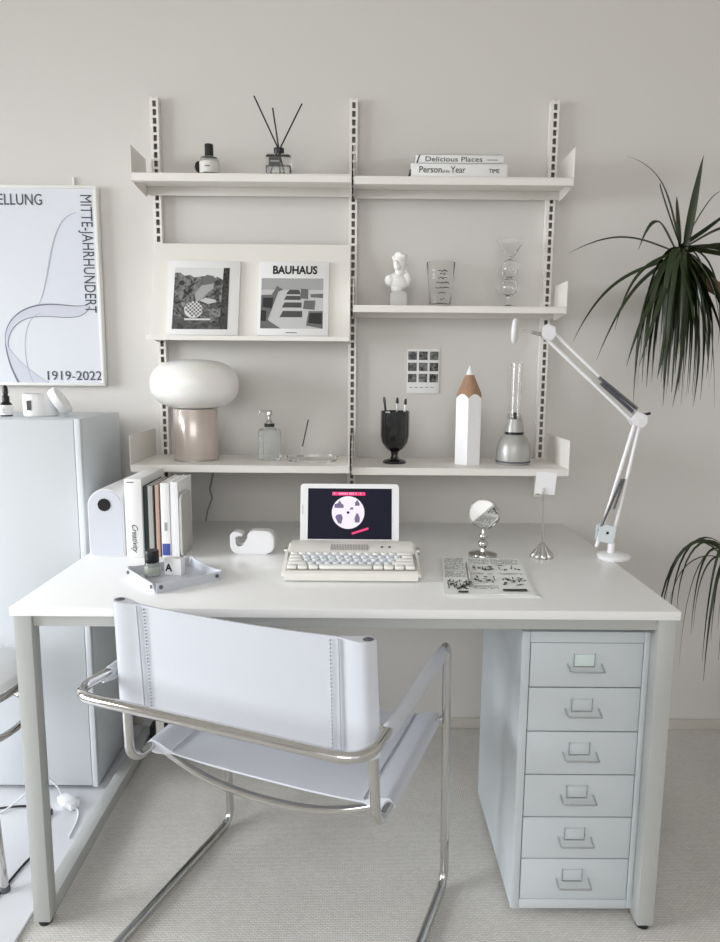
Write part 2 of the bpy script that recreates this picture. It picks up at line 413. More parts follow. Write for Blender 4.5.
def shelf(x0, x1, ztop, depth, platetop, lip, label, plate='flat', left_h=None):
    cx = (x0+x1)/2
    t = thing('wall_shelf', label, 'shelf', (cx, -.027, ztop), 0, 'white steel wall shelves')
    yb = -.028; yf = -depth
    b = B()
    b.box(x0+.002, x1-.002, yf, yb, ztop-.003, ztop, .0008)
    b.box(x0+.002, x1-.002, yf, yf+.003, ztop-lip, ztop-.003, .0008)
    b.box(x0+.002, x1-.002, yf+.003, yf+.018, ztop-lip, ztop-lip+.002)
    b.build('shelf_board', M_shelf, t, ang=20)
    B().box(x0+.002, x1-.002, yb-.005, yb-.002, ztop-lip-.006, ztop-.003, .0008).build('back_flange', M_shelf, t)
    for x, s in ((x0, 1), (x1, -1)):
        b = B()
        poly = [(yf-.0005, ztop-lip), (yf-.0005, platetop), (yb-.001, platetop), (yb-.001, ztop-lip-.010), (yb-.03, ztop-lip-.010)]
        b.prism(poly, 'x', x, x+s*.0018, .0004)
        b.build('end_plate', M_shelf, t, ang=20)
    return t
shelf(-.629, -.0012, 1.770, .172, 1.846, .022, 'top left white shelf holding the perfume bottle and reed diffuser')
shelf(.0045, .633, 1.766, .172, 1.848, .022, 'top right white shelf holding two stacked books')
shelf(.0045, .633, 1.408, .162, 1.482, .020, 'middle right white shelf holding the bust, tumbler and bubble vase')
shelf(-.629, -.0012, .946, .278, 1.030, .021, 'bottom left white shelf holding the mushroom lamp and soap dispenser')
shelf(.0045, .633, .940, .262, 1.022, .021, 'bottom right white shelf holding the goblet, giant pencil and speaker')

# sloping magazine shelf
t = thing('magazine_shelf', 'sloping white display shelf holding two magazines in the left bay', 'shelf', (-.31, -.08, 1.30))
mx0, mx1 = -.607, -.0045
P1 = Vector((0, -.034, 1.600)); P2 = Vector((0, -.130, 1.314)); d = (P2-P1).normalized(); nrm = Vector((0, d.z, -d.y)) # facing the room
if nrm.y > 0: nrm = -nrm
def prof(off0, off1, a, c_):
    return [tuple((a+nrm*off0).yz), tuple((c_+nrm*off0).yz), tuple((c_+nrm*off1).yz), tuple((a+nrm*off1).yz)]
B().prism(prof(0, -.003, P1, P2), 'x', mx0, mx1, .0005).build('display_panel', M_shelf, t, ang=20)
b = B(); b.box(mx0, mx1, P2.y-.026, P2.y+.002, P2.z-.006, P2.z-.003, .0006); b.box(mx0, mx1, P2.y-.029, P2.y-.026, P2.z-.011, P2.z+.003, .0008)
b.build('front_lip', M_shelf, t, ang=20)
for x, s in ((mx0, 1), (mx1, -1)):
    B().prism([(-.0275, 1.598), tuple((P1-nrm*.004).yz), tuple((P2-nrm*.004).yz), (-.0275, 1.30)], 'x', x, x+s*.0018).build('side_bracket', M_shelf, t, ang=20)
ang = math.atan2(-(P1.y-P2.y), (P1.z-P2.z))
def mag_matrix(x):   # local x right, y up the panel, z out
    m = Matrix((Vector((1, 0, 0)), -d, Vector((1, 0, 0)).cross(-d))).transposed().to_4x4()
    m.translation = Vector((x, P2.y, P2.z))+nrm*.0012-d*.002; return m
def rect(b, x0, x1, y0, y1, z, m): b.face([m @ Vector(q) for q in ((x0, y0, z), (x1, y0, z), (x1, y1, z), (x0, y1, z))])
def poly(b, pts, z, m): b.face([m @ Vector((x, y, z)) for x, y in pts])
MWd, MH = .212, .238
mm = mag_matrix(-.551)
t1 = thing('magazine', 'magazine with a dark garden photograph on its cover, left on the sloping shelf', 'magazine', tuple(mm.translation), 0, 'magazines on the sloping shelf')
b = B(); b.box(0, MWd, 0, MH, .0, .009, .001, mtx=mm); b.build('pages', M_paper, t1)
ph = B(); rect(ph, .014, .180, .018, .215, .0094, mm); cv = ph.build('cover_photo', photo_mat('garden_photo', 3.1, 55, .02, .30), t1, normals=False)
b = B(); poly(b, [(.156, .018), (.180, .018), (.180, .215), (.162, .215)], .0098, mm); b.build('dark_trunk', photo_mat('trunk_photo', 1.7, 60, .02, .09), cv)
b = B(); poly(b, [(.014, .198), (.03, .199), (.045, .188), (.06, .192), (.075, .183), (.10, .188), (.13, .18), (.145, .186), (.160, .176), (.162, .215), (.014, .215)], .0098, mm); b.build('pale_sky', M_greys[222], cv)
b = B(); poly(b, [(.014, .018), (.156, .018), (.150, .035), (.09, .048), (.014, .062)], .0099, mm); b.build('ground_tone', photo_mat('ground_photo', 5.5, 40, .05, .16), cv)
b = B(); random.seed(4)
for i in range(9):
    for j in range(8):
        x = .052+i*.006; y = .058+j*.006
        if (i+j) % 2 and (x-.076)**2/.026**2+(y-.080)**2/.026**2 < 1: poly(b, [(x, y), (x+.006, y), (x+.006, y+.006), (x, y+.006)], .0104, mm)
b.build('dress_pattern', M_greys[110], cv, normals=False)
b = B(); poly(b, [(.076+.028*math.cos(k*PI/8), .080+.027*math.sin(k*PI/8)) for k in range(16)], .0101, mm); b.build('pale_dress', M_greys[222], cv)
b = B(); poly(b, [(.082, .104), (.10, .112), (.118, .135), (.134, .148), (.132, .166), (.112, .170), (.096, .156), (.078, .13)], .0102, mm); b.build('shoulder_tone', M_greys[170], cv)
b = B(); poly(b, [(.10, .158), (.128, .163), (.14, .172), (.132, .188), (.112, .192), (.094, .18)], .0103, mm); b.build('hair_tone', M_greys[110], cv)
b = B(); poly(b, [(.094, .108), (.118, .098), (.144, .104), (.14, .112), (.11, .118)], .0103, mm); b.build('arm_tone', M_greys[200], cv)
b = B(); rect(b, .05, .128, .046, .0515, .0106, mm); b.build('masthead_bar', M_greys[222], cv)
mm = mag_matrix(-.281)
t2 = thing('magazine', 'magazine titled BAUHAUS with a photograph of chair rows, right on the sloping shelf', 'magazine', tuple(mm.translation), 0, 'magazines on the sloping shelf')
b = B(); b.box(0, MWd, 0, MH, 0, .009, .001, mtx=mm); b.build('pages', M_paper, t2)
b = B(); rect(b, .008, .195, .022, .183, .0094, mm); cv = b.build('cover_photo', M_greys[200], t2, normals=False)
b = B(); rect(b, .008, .195, .146, .183, .0096, mm); b.build('sky_tone', M_greys[170], cv)
b = B()
for i in range(5):
    f = i/4; w_ = .062*(1-.45*f); xc = .102+.004*f; yc = .068+.075*(1-(1-f)**1.7)
    poly(b, [(xc-w_/2-.006*(1-f), yc-.010*(1-.7*f)), (xc+w_/2, yc-.010*(1-.7*f)), (xc+w_/2, yc+.010*(1-.7*f)), (xc-w_/2+.004, yc+.010*(1-.7*f))], .0098, mm)
b.build('floor_shadows', M_greys[80], cv)
b = B()
poly(b, [(.008, .022), (.07, .022), (.035, .045), (.03, .05), (.06, .14), (.075, .146), (.055, .158), (.04, .13), (.008, .128)], .0099, mm)
poly(b, [(.145, .032), (.195, .022), (.195, .078), (.152, .078)], .0099, mm)
poly(b, [(.135, .085), (.17, .082), (.172, .112), (.138, .112)], .0099, mm); poly(b, [(.125, .118), (.15, .116), (.15, .148), (.128, .15)], .0099, mm)
poly(b, [(.158, .122), (.195, .12), (.195, .134), (.156, .132)], .0099, mm)
b.build('seat_rows', M_greys[110], cv)
b = B()
poly(b, [(.009, .045), (.025, .045), (.025, .078), (.009, .08)], .0101, mm); poly(b, [(.152, .04), (.192, .036), (.192, .072), (.155, .072)], .0101, mm)
poly(b, [(.012, .09), (.042, .085), (.045, .12), (.014, .12)], .0101, mm)
b.build('chair_back_shading', M_greys[50], cv)
text('title', 'BAUHAUS', .036, mm @ T(.040, .198, .0095), M_ink, t2, .0012, width=.135)
b = B(); rect(b, .085, .118, .008, .0105, .0094, mm); b.build('small_print', M_greys[110], t2, normals=False)

# ------------------------------------------------------------ things on the shelves
# perfume bottle, top left
c = (-.413, -.135, 1.770)
t = thing('perfume_bottle', 'small clear perfume bottle with a tall black cap on the top left shelf', 'bottle', c)
B().lathe([(0, 0), (.027, 0), (.029, .003), (.029, .040), (.025, .050), (.012, .056), (0, .056)], c, 32).build('glass_body', M_liquid, t)
B().lathe([(.0292, .006), (.0296, .007), (.0296, .036), (.0292, .037)], c, 32).build('paper_label', mat('label_grey', S(222, 222, 216), .6), t)
B().lathe([(0, .056), (.0125, .056), (.0125, .087), (.0115, .088), (0, .088)], c, 24).build('cap', M_black, t)
B().lathe([(0, 0), (.0125, 0), (.0125, .002), (0, .002)], (0, 0, 0), 20, mtx=T(c[0]-.027, c[1]-.013, c[2]+.022) @ Matrix.Rotation(math.radians(-60), 4, 'Z') @ Matrix.Rotation(PI/2, 4, 'Y') @ Matrix.Diagonal((1.3, 1, 1, 1))).build('hang_tag', M_ink, t)
b = B(); b.box(c[0]-.007, c[0]+.007, c[1]-.0305, c[1]-.0295, c[2]+.021, c[2]+.0235); b.build('lettering', M_ink2, t)

# diffuser
c = (-.212, -.13, 1.770)
t = thing('reed_diffuser', 'square glass reed diffuser with three black sticks on the top left shelf', 'diffuser', c)
b = B(); b.box(c[0]-.036, c[0]+.036, c[1]-.030, c[1]+.030, c[2], c[2]+.060, .008, 3); b.build('glass_bottle', M_glass, t)
b = B(); b.box(c[0]-.032, c[0]+.032, c[1]-.026, c[1]+.026, c[2]+.004, c[2]+.03, .004, 3); b.build('scented_oil', M_liquid, t)
B().lathe([(0, .060), (.014, .060), (.015, .062), (.015, .080), (0, .080)], c, 24).build('collar', M_black, t)
b = B(); b.box(c[0]-.026, c[0]+.008, c[1]-.0312, c[1]-.0304, c[2]+.024, c[2]+.050); b.build('dark_label', M_greys[80], t)
b = B(); b.box(c[0]-.022, c[0]+.004, c[1]-.0318, c[1]-.0313, c[2]+.036, c[2]+.038); b.build('lettering', M_greys[200], t)
for dx, dz, lx in ((-.070, .222, .016), (-.017, .19, 0.004), (.067, .202, -.024)):
    B().tube([(c[0]+lx, c[1], c[2]+.006), (c[0]+lx*-.12, c[1], c[2]+.080), (c[0]+dx, c[1]+.0, c[2]+dz)], .0022, 8).build('reed_stick', M_ink, t)

# books
def book_flat(x0, x1, z0, z1, y0, y1, label):
    t = thing('book', label, 'book', ((x0+x1)/2, (y0+y1)/2, z0), 0, 'stacked books on the top right shelf')
    b = B(); b.box(x0, x1, y0, y1, z0, z0+.0025, .0005); b.box(x0, x1, y0, y1, z1-.0025, z1, .0005); b.box(x0, x1, y0, y0+.003, z0, z1, .0008)
    b.build('cover', M_paper, t)
    B().box(x0+.002, x1-.002, y0+.003, y1-.004, z0+.0026, z1-.0026).build('page_block', M_cream, t)
    return t
y0 = -.166
t = book_flat(.168, .443, 1.767, 1.803, y0, -.035, 'thick white book reading Person of the Year, bottom of the stack')
text('title', 'Person', .025, T(.190, y0-.0008, 1.778) @ RX90, M_ink, t, 0, width=.064)
text('title', 'of the', .011, T(.257, y0-.0008, 1.778) @ RX90, M_ink2, t, 0, width=.021)
text('title', 'Year', .025, T(.281, y0-.0008, 1.778) @ RX90, M_ink, t, 0, width=.042)
text('title', 'TIME', .016, T(.390, y0-.0008, 1.778) @ RX90, M_ink, t, 0, width=.030)
b = B(); b.box(.1655, .168, y0+.002, -.05, 1.7672, 1.788); b.build('dark_corner', M_ink, t)
t = book_flat(.1815, .432, 1.8035, 1.829, y0+.004, -.05, 'thin white book reading Delicious Places, top of the stack')
y0 += .004
text('title', 'Delicious Places', .019, T(.207, y0-.0008, 1.8095) @ RX90, M_ink, t, 0, width=.162)
b = B(); b.box(.384, .415, y0-.0006, y0, 1.8135, 1.815); b.build('small_print', M_ink2, t)
b = B(); b.prism([(.183, 1.806), (.187, 1.806), (.194, 1.826), (.191, 1.8275)], 'y', y0-.0006, y0); b.build('ink_stroke', M_ink, t)

# bust
bx, by, bz = .142, -.10, 1.408
t = thing('plaster_bust', 'small white classical plaster bust on the middle right shelf', 'sculpture', (bx, by, bz))
b = B(); b.box(bx-.026, bx+.024, by-.022, by+.022, bz, bz+.040, .002); b.box(bx-.020, bx+.018, by-.018, by+.018, bz+.040, bz+.046, .001); b.build('plinth', mat('plinth_stone', S(206, 204, 200), .4), t)
b = B()
def ell(c_, s_, rot=0):
    m_ = T(*c_) @ Matrix.Rotation(rot, 4, 'Y') @ Matrix.Diagonal((*s_, 1))
    bmesh.ops.create_uvsphere(b.bm, u_segments=20, v_segments=14, radius=1, matrix=m_)
ell((bx-.004, by, bz+.075), (.034, .02, .024), .25); ell((bx-.027, by-.004, bz+.078), (.016, .016, .017)); ell((bx+.024, by+.002, bz+.082), (.015, .015, .022))
ell((bx-.006, by, bz+.056), (.018, .015, .018)); ell((bx+.0, by, bz+.10), (.013, .013, .025), .15)
ell((bx+.002, by-.002, bz+.128), (.0195, .021, .026)); ell((bx-.006, by-.016, bz+.118), (.011, .011, .012)); ell((bx-.009, by-.024, bz+.126), (.0035, .006, .007))
ell((bx-.014, by-.018, bz+.133), (.006, .006, .003)); ell((bx+.002, by-.021, bz+.133), (.006, .005, .003)); ell((bx-.008, by-.024, bz+.1155), (.005, .004, .0022))
random.seed(3)
for k in range(34):
    a = random.uniform(0, 2*PI); e = random.uniform(.15, 1.35)
    q = (bx+.003+.021*math.cos(a)*math.cos(e), by+.003+.021*math.sin(a)*math.cos(e), bz+.130+.026*math.sin(e))
    if q[1] < by-.010 and q[2] < bz+.147: continue
    ell(q, (.0075,)*3)
for k in range(5): ell((bx+.017+.002*k, by+.006, bz+.125-.010*k), (.0075, .0085, .0075))
o = b.build('sculpted_head', M_plaster, t)
md = o.modifiers.new('remesh', 'REMESH'); md.mode = 'VOXEL'; md.voxel_size = .0012; md.use_smooth_shade = True
sm = o.modifiers.new('smooth', 'SMOOTH'); sm.iterations = 1; sm.factor = .5

# tumbler
c = (.268, -.095, 1.408)
t = thing('glass_tumbler', 'tall clear glass tumbler with black handwriting on the middle right shelf', 'glass', c)
B().lathe([(0, 0), (.027, 0), (.030, .003), (.043, .130), (.0425, .132), (.0405, .130), (.028, .012), (0, .010)], c, 48).build('glass_wall', M_thin, t)
b = B(); random.seed(12)
for row, (wd, zz) in enumerate(((.024, .103), (.014, .096), (.022, .083), (.034, .070), (.038, .056), (.022, .040), (.008, .022))):
    x = -wd/2
    while x < wd/2:
        l = random.uniform(.002, .005); zz2 = zz+random.uniform(-.0015, .0015); rad = .030+.013*(zz2/.13)+.0006
        def pt(xx, z_): return (c[0]+xx, c[1]-math.sqrt(max(rad*rad-xx*xx, 0)), c[2]+z_)
        b.tube([pt(x, zz2), pt(x+l*.5, zz2+random.uniform(-.003, .003)), pt(x+l, zz2+random.uniform(-.002, .002))], .0012, 5); x += l*random.choice((.8, 1.2))
b.build('handwriting', M_ink, t)

# bubble vase
c = (.476, -.09, 1.408)
t = thing('bubble_vase', 'clear glass vase of stacked bubbles with a flared rim on the middle right shelf', 'vase', c)
pr_ = [(0, 0), (.022, 0), (.022, .004), (.008, .010), (.006, .028), (.006, .034)]
for cz, rad in ((.062, .026), (.116, .027)):
    pr_ += [(max(rad*math.sin(a*PI/10), .006), cz-rad*math.cos(a*PI/10)) for a in range(1, 10)]
pr_ += [(.006, .146), (.010, .152), (.034, .185), (.041, .200), (.0395, .200), (.032, .186), (.006, .156)]
prin = []
B().lathe(pr_+[(0, .150)], c, 40).build('glass_body', M_glass, t)
for cz, rad in ((.062, .0235), (.116, .0245)):
    B().lathe([(0, cz-rad)]+[(rad*math.sin(a*PI/12), cz-rad*math.cos(a*PI/12)) for a in range(1, 12)]+[(0, cz+rad)], c, 32).build('air_bubble', mat('air', (1, 1, 1), 0, 0, 1, 1/1.45), t)

# mushroom lamp
c = (-.468, -.150, .946)
t = thing('mushroom_lamp', 'mushroom table lamp with a white opal shade on a champagne metal base', 'lamp', c)
B().lathe([(0, 0), (.062, 0), (.0645, .002), (.0655, .005), (.0655, .152), (.063, .155), (0, .155)], c, 64).build('base', M_copper, t)
B().lathe([(.0658, 0), (.067, .001), (.067, .0045), (.0658, .0055)], c, 64).build('foot_ring', M_steel, t)
pf = []
for k in range(33):
    a = -PI/2+PI*k/32; n_ = 2.5
    rr_ = .1305*abs(math.cos(a))**(2/n_); zz = .0745*math.copysign(abs(math.sin(a))**(2/n_), math.sin(a)); pf.append((rr_ if 0 < k < 32 else 0, .227+zz))
B().lathe(pf, c, 64).build('lamp_shade', M_opal, t, ang=80)

# soap dispenser
c = (-.246, -.150, .946)
t = thing('soap_dispenser', 'ribbed clear glass soap dispenser with a chrome pump beside the mushroom lamp', 'dispenser', c)
b = B(); seg = 72; prof_ = [(0, 0), (.031, 0), (.034, .003), (.034, .085), (.030, .094), (.016, .099), (.015, .102), (0, .102)]
b.lathe(prof_, c, seg)
for v in b.bm.verts:
    dx, dy = v.co.x-c[0], v.co.y-c[1]; rr_ = math.hypot(dx, dy)
    if rr_ > .025:
        k = 1+.03*math.cos(18*math.atan2(dy, dx)); v.co.x = c[0]+dx*k; v.co.y = c[1]+dy*k
b.build('glass_bottle', M_frost, t)
B().lathe([(0, .102), (.0155, .102), (.0155, .111), (0, .111)], c, 24).build('black_collar', M_black, t)
b = B(); b.lathe([(0, .111), (.011, .111), (.009, .120), (.0045, .124), (.0045, .135), (.009, .137), (.009, .149), (.007, .152), (0, .152)], c, 20)
b.tube(fillet([(c[0], c[1], c[2]+.146), (c[0]-.026, c[1]-.006, c[2]+.150), (c[0]-.031, c[1]-.007, c[2]+.138)], .006), .0035, 10); b.build('pump', M_chrome, t)

# incense dish
c = (-.115, -.165, .946)
t = thing('incense_holder', 'clear glass dish holding one black-tipped incense stick', 'incense holder', c)
B().lathe([(0, 0), (.072, 0), (.076, .004), (.078, .016), (.0755, .016), (.072, .006), (0, .004)], c, 48, sy=.62).build('glass_dish', M_glass, t)
B().lathe([(0, .0045), (.010, .0045), (.011, .014), (.006, .018), (0, .018)], (c[0]-.036, c[1], c[2]), 16).build('glass_holder', M_glass, t)
B().tube([(c[0]-.036, c[1], c[2]+.012), (c[0]-.030, c[1], c[2]+.043)], .0010, 6).build('bare_stick', M_cream, t)
B().tube([(c[0]-.030, c[1], c[2]+.043), (c[0]-.012, c[1], c[2]+.125)], .0018, 6).build('black_tip', M_ink, t)

# goblet with pens
c = (.134, -.15, .940)
t = thing('pen_goblet', 'glossy black fluted goblet used as a pen cup on the bottom right shelf', 'cup', c)
b = B()
b.lathe([(0, 0), (.035, 0), (.036, .004), (.032, .009), (.014, .014), (.010, .022), (.012, .034), (.026, .044), (.038, .062), (.0425, .085), (.0425, .158), (.0400, .158), (.040, .085), (.032, .06), (0, .048)], c, 96)
for v in b.bm.verts:
    dx, dy, z = v.co.x-c[0], v.co.y-c[1], v.co.z-c[2]
    if z > .045 and math.hypot(dx, dy) > .025:
        k = 1+.035*(abs(math.cos(8*math.atan2(dy, dx)))-.5); v.co.x = c[0]+dx*k; v.co.y = c[1]+dy*k
b.build('fluted_bowl', M_blackgloss, t)
for dx, dy, tx, tz, m_, lb, tip in ((-.018, 0, -.016, .200, M_black, 'thin black pen leaning left in the black goblet', 0), (.004, .010, .003, .198, M_steel, 'silver pen standing in the middle of the black goblet', 0), (.022, -.004, .009, .195, M_white, 'white pen leaning right in the black goblet', 0)):
    q = thing('pen', lb, 'pen', (c[0]+dx, c[1]+dy, c[2]+.07), 0, 'pens in the black goblet')
    a = Vector((c[0]+dx, c[1]+dy, c[2]+.07)); e = Vector((c[0]+dx+tx, c[1]+dy, c[2]+tz))
    B().tube([a, a.lerp(e, .86)], .0032, 10).build('barrel', m_, q)
    B().tube([a.lerp(e, .86), a.lerp(e, .93), e], [.0044, .0044, .0025], 10).build('cap', M_black if m_ != M_black else M_ink2, q)

# pencil sculpture
c = (.356, -.15, .940); RP = .0425; H = .296; slope = .098/.0425
t = thing('pencil_ornament', 'oversized white hexagonal pencil ornament with a wood cone and white tip', 'ornament', c)
SEG = 96; a0 = math.radians(-101)
def hexr(a):
    f = ((a-a0) % (PI/3))-PI/6; return RP*math.cos(PI/6)/math.cos(f)
angs = [a0+2*PI*k/SEG for k in range(SEG)]
b = B(); R1 = [b.bm.verts.new((c[0]+hexr(a)*math.cos(a), c[1]+hexr(a)*math.sin(a), c[2])) for a in angs]
R2 = [b.bm.verts.new((c[0]+hexr(a)*math.cos(a), c[1]+hexr(a)*math.sin(a), c[2]+H-hexr(a)*slope)) for a in angs]
for k in range(SEG): b.bm.faces.new((R1[k], R1[(k+1) % SEG], R2[(k+1) % SEG], R2[k]))
b.bm.faces.new(list(reversed(R1))); b.build('hexagonal_body', M_white, t, ang=20)
b = B(); R1 = [b.bm.verts.new((c[0]+hexr(a)*math.cos(a), c[1]+hexr(a)*math.sin(a), c[2]+H-hexr(a)*slope)) for a in angs]; rt_ = .0125
R2 = [b.bm.verts.new((c[0]+rt_*math.cos(a), c[1]+rt_*math.sin(a), c[2]+H-rt_*slope)) for a in angs]
for k in range(SEG): b.bm.faces.new((R1[k], R1[(k+1) % SEG], R2[(k+1) % SEG], R2[k]))
b.build('wooden_cone', M_wood, t, ang=60)
B().lathe([(rt_, H-rt_*slope), (.0012, H), (0, H+.0005)], c, 32).build('white_tip', M_white, t, ang=60)

# glass speaker
c = (.496, -.15, .940)
t = thing('glass_speaker', 'grey bottle-shaped speaker with a clear glass tube on the bottom right shelf', 'speaker', c)
B().lathe([(0, 0), (.047, 0), (.050, .004), (.051, .010), (.051, .035), (.048, .058), (.040, .078), (.030, .088), (.0285, .090), (0, .090)], c, 48).build('speaker_body', M_speaker, t, ang=60)
B().lathe([(.0512, .006), (.0518, .0065), (.0518, .011), (.0512, .0115)], c, 48).build('base_ring', M_ink2, t)
B().lathe([(0, .090), (.0283, .090), (.0283, .098), (0, .098)], c, 40).build('vent_band', M_black, t)
B().lathe([(.0285, .098), (.0275, .112), (.0235, .126), (.022, .136), (.0, .136)], c, 40).build('neck', M_speaker, t, ang=60)
b = B()
for k in range(8):
    a = 2*PI*k/8+.3; b.tube([(c[0]+.0205*math.cos(a), c[1]+.0205*math.sin(a), c[2]+.136), (c[0]+.0205*math.cos(a), c[1]+.0205*math.sin(a), c[2]+.150)], .002, 6)
b.build('clamp_pins', M_steel, t)
B().lathe([(.0175, .136), (.0175, .303), (.0145, .303), (.0145, .136), (.0175, .136)], c, 40).build('glass_tube', M_glass, t)
B().tube([(c[0], c[1], c[2]+.136), (c[0], c[1], c[2]+.156)], .006, 10).build('driver_core', M_black, t)

# photo card
t = thing('photo_card', 'white card with nine small dark square photographs pinned on the wall', 'card', (.230, -.001, 1.146))
B().box(.178, .281, -.004, -.0008, 1.146, 1.288, .0006).build('card', M_paper, t)
for i in range(3):
    for j in range(3):
        x = .181+i*.0345; z = 1.253-j*.0355
        b = B(); b.box(x, x+.0275, -.0048, -.004, z, z+.0265); b.build('small_photo', photo_mat('tiny_photo', i*3.3+j*7.1, 45, .008, .28), t)
b = B()
for k in range(5): b.box(.186+k*.017, .196+k*.017, -.0044, -.004, 1.165, 1.1668)
b.build('caption', M_ink2, t)

# lamp cord behind
o = B().tube([(-.437, -.012, .93), (-.450, -.010, .88), (-.462, -.010, .83), (-.455, -.010, .80), (-.470, -.012, .76), (-.478, -.03, .70)], .0028, 8).build('lamp_cord', M_cordg)
props(o, 'thin grey cord hanging on the wall from the bottom left shelf to the desk', 'cord')

# ------------------------------------------------------------ desk
DX, YF, YB, DZ = .687, -.879, -.059, .734
dk = thing('writing_desk', 'large white desk with square legs and floor bars', 'desk', (0, -.469, 0))
B().box(-DX, DX, YF, YB, DZ-.019, DZ, .0015).build('tabletop', M_desktop, dk)
lw, ld = .036, .034; LX = DX-.006
for sname, y0, y1 in (('front', YF+.006, YF+.022), ('rear', YB-.05, YB-.03)):
    B().box(-LX+lw, LX-lw, y0+.006, y1+.006, DZ-.0445, DZ-.0192, .001).build('apron_rail', M_desk, dk)
for s in (-1, 1):
    xa, xb = sorted((s*LX, s*(LX-lw)))
    for y0, y1 in ((YF+.004, YF+.004+ld), (YB-.004-ld, YB-.004)):
        B().box(xa, xb, y0, y1, .012, DZ-.0192, .0015).build('leg', M_desk, dk)
    B().box(xa+.001, xb-.001, YF+.004+ld, YB-.004-ld, .012, .012+.036, .001).build('floor_bar', M_desk, dk)
    B().box(xa+.001, xb-.001, YF+.004+ld, YB-.004-ld, DZ-.0445, DZ-.0192, .001).build('side_rail', M_desk, dk)
    for y in (YF+.021, YB-.021):
        B().lathe([(0, 0), (.014, 0), (.015, .003), (.015, .009), (.008, .012), (0, .012)], ((xa+xb)/2, y, 0.0), 20).build('foot_pad', M_black, dk)

# dark power strip box under the desk, cables in tray
t = thing('cable_tray', 'black cable tray under the back of the desktop', 'tray', (-.2, -.2, .60))
b = B(); b.box(-.50, .05, -.27, -.13, .635, .639); b.box(-.50, .05, -.27, -.266, .639, .68); b.box(-.50, .05, -.134, -.13, .639, .68)
b.box(-.50, -.49, -.27, -.13, .68, .7145); b.box(.04, .05, -.27, -.13, .68, .7145); b.build('wire_channel', M_black, t)
t = thing('power_strip', 'black power strip box with white plugs on the floor behind the chair', 'power strip', (-.57, -.13, 0))
B().box(-.64, -.44, -.17, -.07, .0, .085, .006).build('housing', M_black, t)
for x in (-.60, -.56, -.50):
    B().box(x-.016, x+.010, -.178, -.1705, .02, .125, .004).build('plug', M_cream, t)

# drawer cabinet
hx0, hx1, hy0, hy1, hz0, hz1 = .374, .652, -.838, -.408, .022, .6735
hc = thing('drawer_cabinet', 'narrow pale grey steel cabinet with six drawers under the desk', 'cabinet', ((hx0+hx1)/2, (hy0+hy1)/2, 0))
b = B()
b.box(hx0, hx0+.018, hy0, hy1, hz0, hz1, .0015); b.box(hx1-.018, hx1, hy0, hy1, hz0, hz1, .0015)
b.box(hx0+.0182, hx1-.0182, hy0, hy1, hz1-.024, hz1, .001); b.box(hx0+.0182, hx1-.0182, hy0, hy1, hz0, hz0+.022, .001); b.box(hx0+.0182, hx1-.0182, hy1-.004, hy1, hz0+.022, hz1-.024)
b.build('body', M_helmer, hc)
B().box(hx0+.0182, hx1-.0182, hy0+.008, hy0+.010, hz0+.022, hz1-.024).build('dark_interior', M_groove, hc)
zb0 = hz0+.022; zt0 = hz1-.024; dh = (zt0-zb0)/6
for k in range(6):
    z0 = zb0+k*dh+.0013; z1 = zb0+(k+1)*dh-.0013
    dr = B().box(hx0+.0196, hx1-.0196, hy0+.0005, hy0+.0078, z0, z1, .0012).build('drawer', M_helmer, hc)
    cx = (hx0+hx1)/2-.004; zh = z0+.040
    b = B(); yy = hy0-.0005
    b.tube(fillet([(cx-.036, yy, zh+.012), (cx-.036, yy-.024, zh+.004), (cx+.036, yy-.024, zh+.004), (cx+.036, yy, zh+.012)], .004, 4), .0022, 8)
    b.build('handle', M_wire, dr)
    b = B(); b.box(cx-.022, cx+.020, yy-.0014, yy, zh+.008, zh+.034, .0004); b.build('label_card', M_labelcard if k == 5 else M_helmer, dr)
    b = B(); b.box(cx-.024, cx+.022, yy-.0025, yy, zh+.005, zh+.0075); b.box(cx+.0195, cx+.022, yy-.0025, yy, zh+.0075, zh+.036); b.box(cx-.024, cx-.0225, yy-.0025, yy, zh+.0075, zh+.036)
    b.build('label_holder', M_wire, dr)
for x in (hx0+.03, hx1-.03):
    for y in (hy0+.04, hy1-.04):
        B().lathe([(0, 0), (.012, 0), (.012, .02), (0, .022)], (x, y, 0.0), 16).build('foot', M_groove, hc)

# ------------------------------------------------------------ things on the desk
Z = DZ
# arched box file
t = thing('arched_storage_box', 'white arch-topped box with a round black hole at the left desk edge', 'box', (-.625, -.37, Z))
ax0, ax1, ah = -.672, -.580, .178; rr_ = (ax1-ax0)/2
arch = [(ax0, Z), (ax1, Z)]+[((ax0+ax1)/2+rr_*math.cos(a*PI/20), Z+ah-rr_+rr_*math.sin(a*PI/20)) for a in range(21)]
B().prism(arch, 'y', -.490, -.25, .002).build('shell', M_plastic, t, ang=35)
k_ = .955; cxx = (ax0+ax1)/2
arch2 = [(cxx+(x-cxx)*.93, Z+.003+(z-Z)*.965) for x, z in arch]
B().prism(arch2, 'y', -.4925, -.4905, .0006).build('front_panel', mat('panel_lilac', S(212, 215, 224), .5), t, ang=35)
B().lathe([(0, 0), (.0165, 0), (.0165, .0012), (0, .0012)], (0, 0, 0), 32, mtx=T(cxx-.002, -.4928, Z+.137) @ Matrix.Rotation(PI/2, 4, 'X')).build('round_hole', M_black, t)
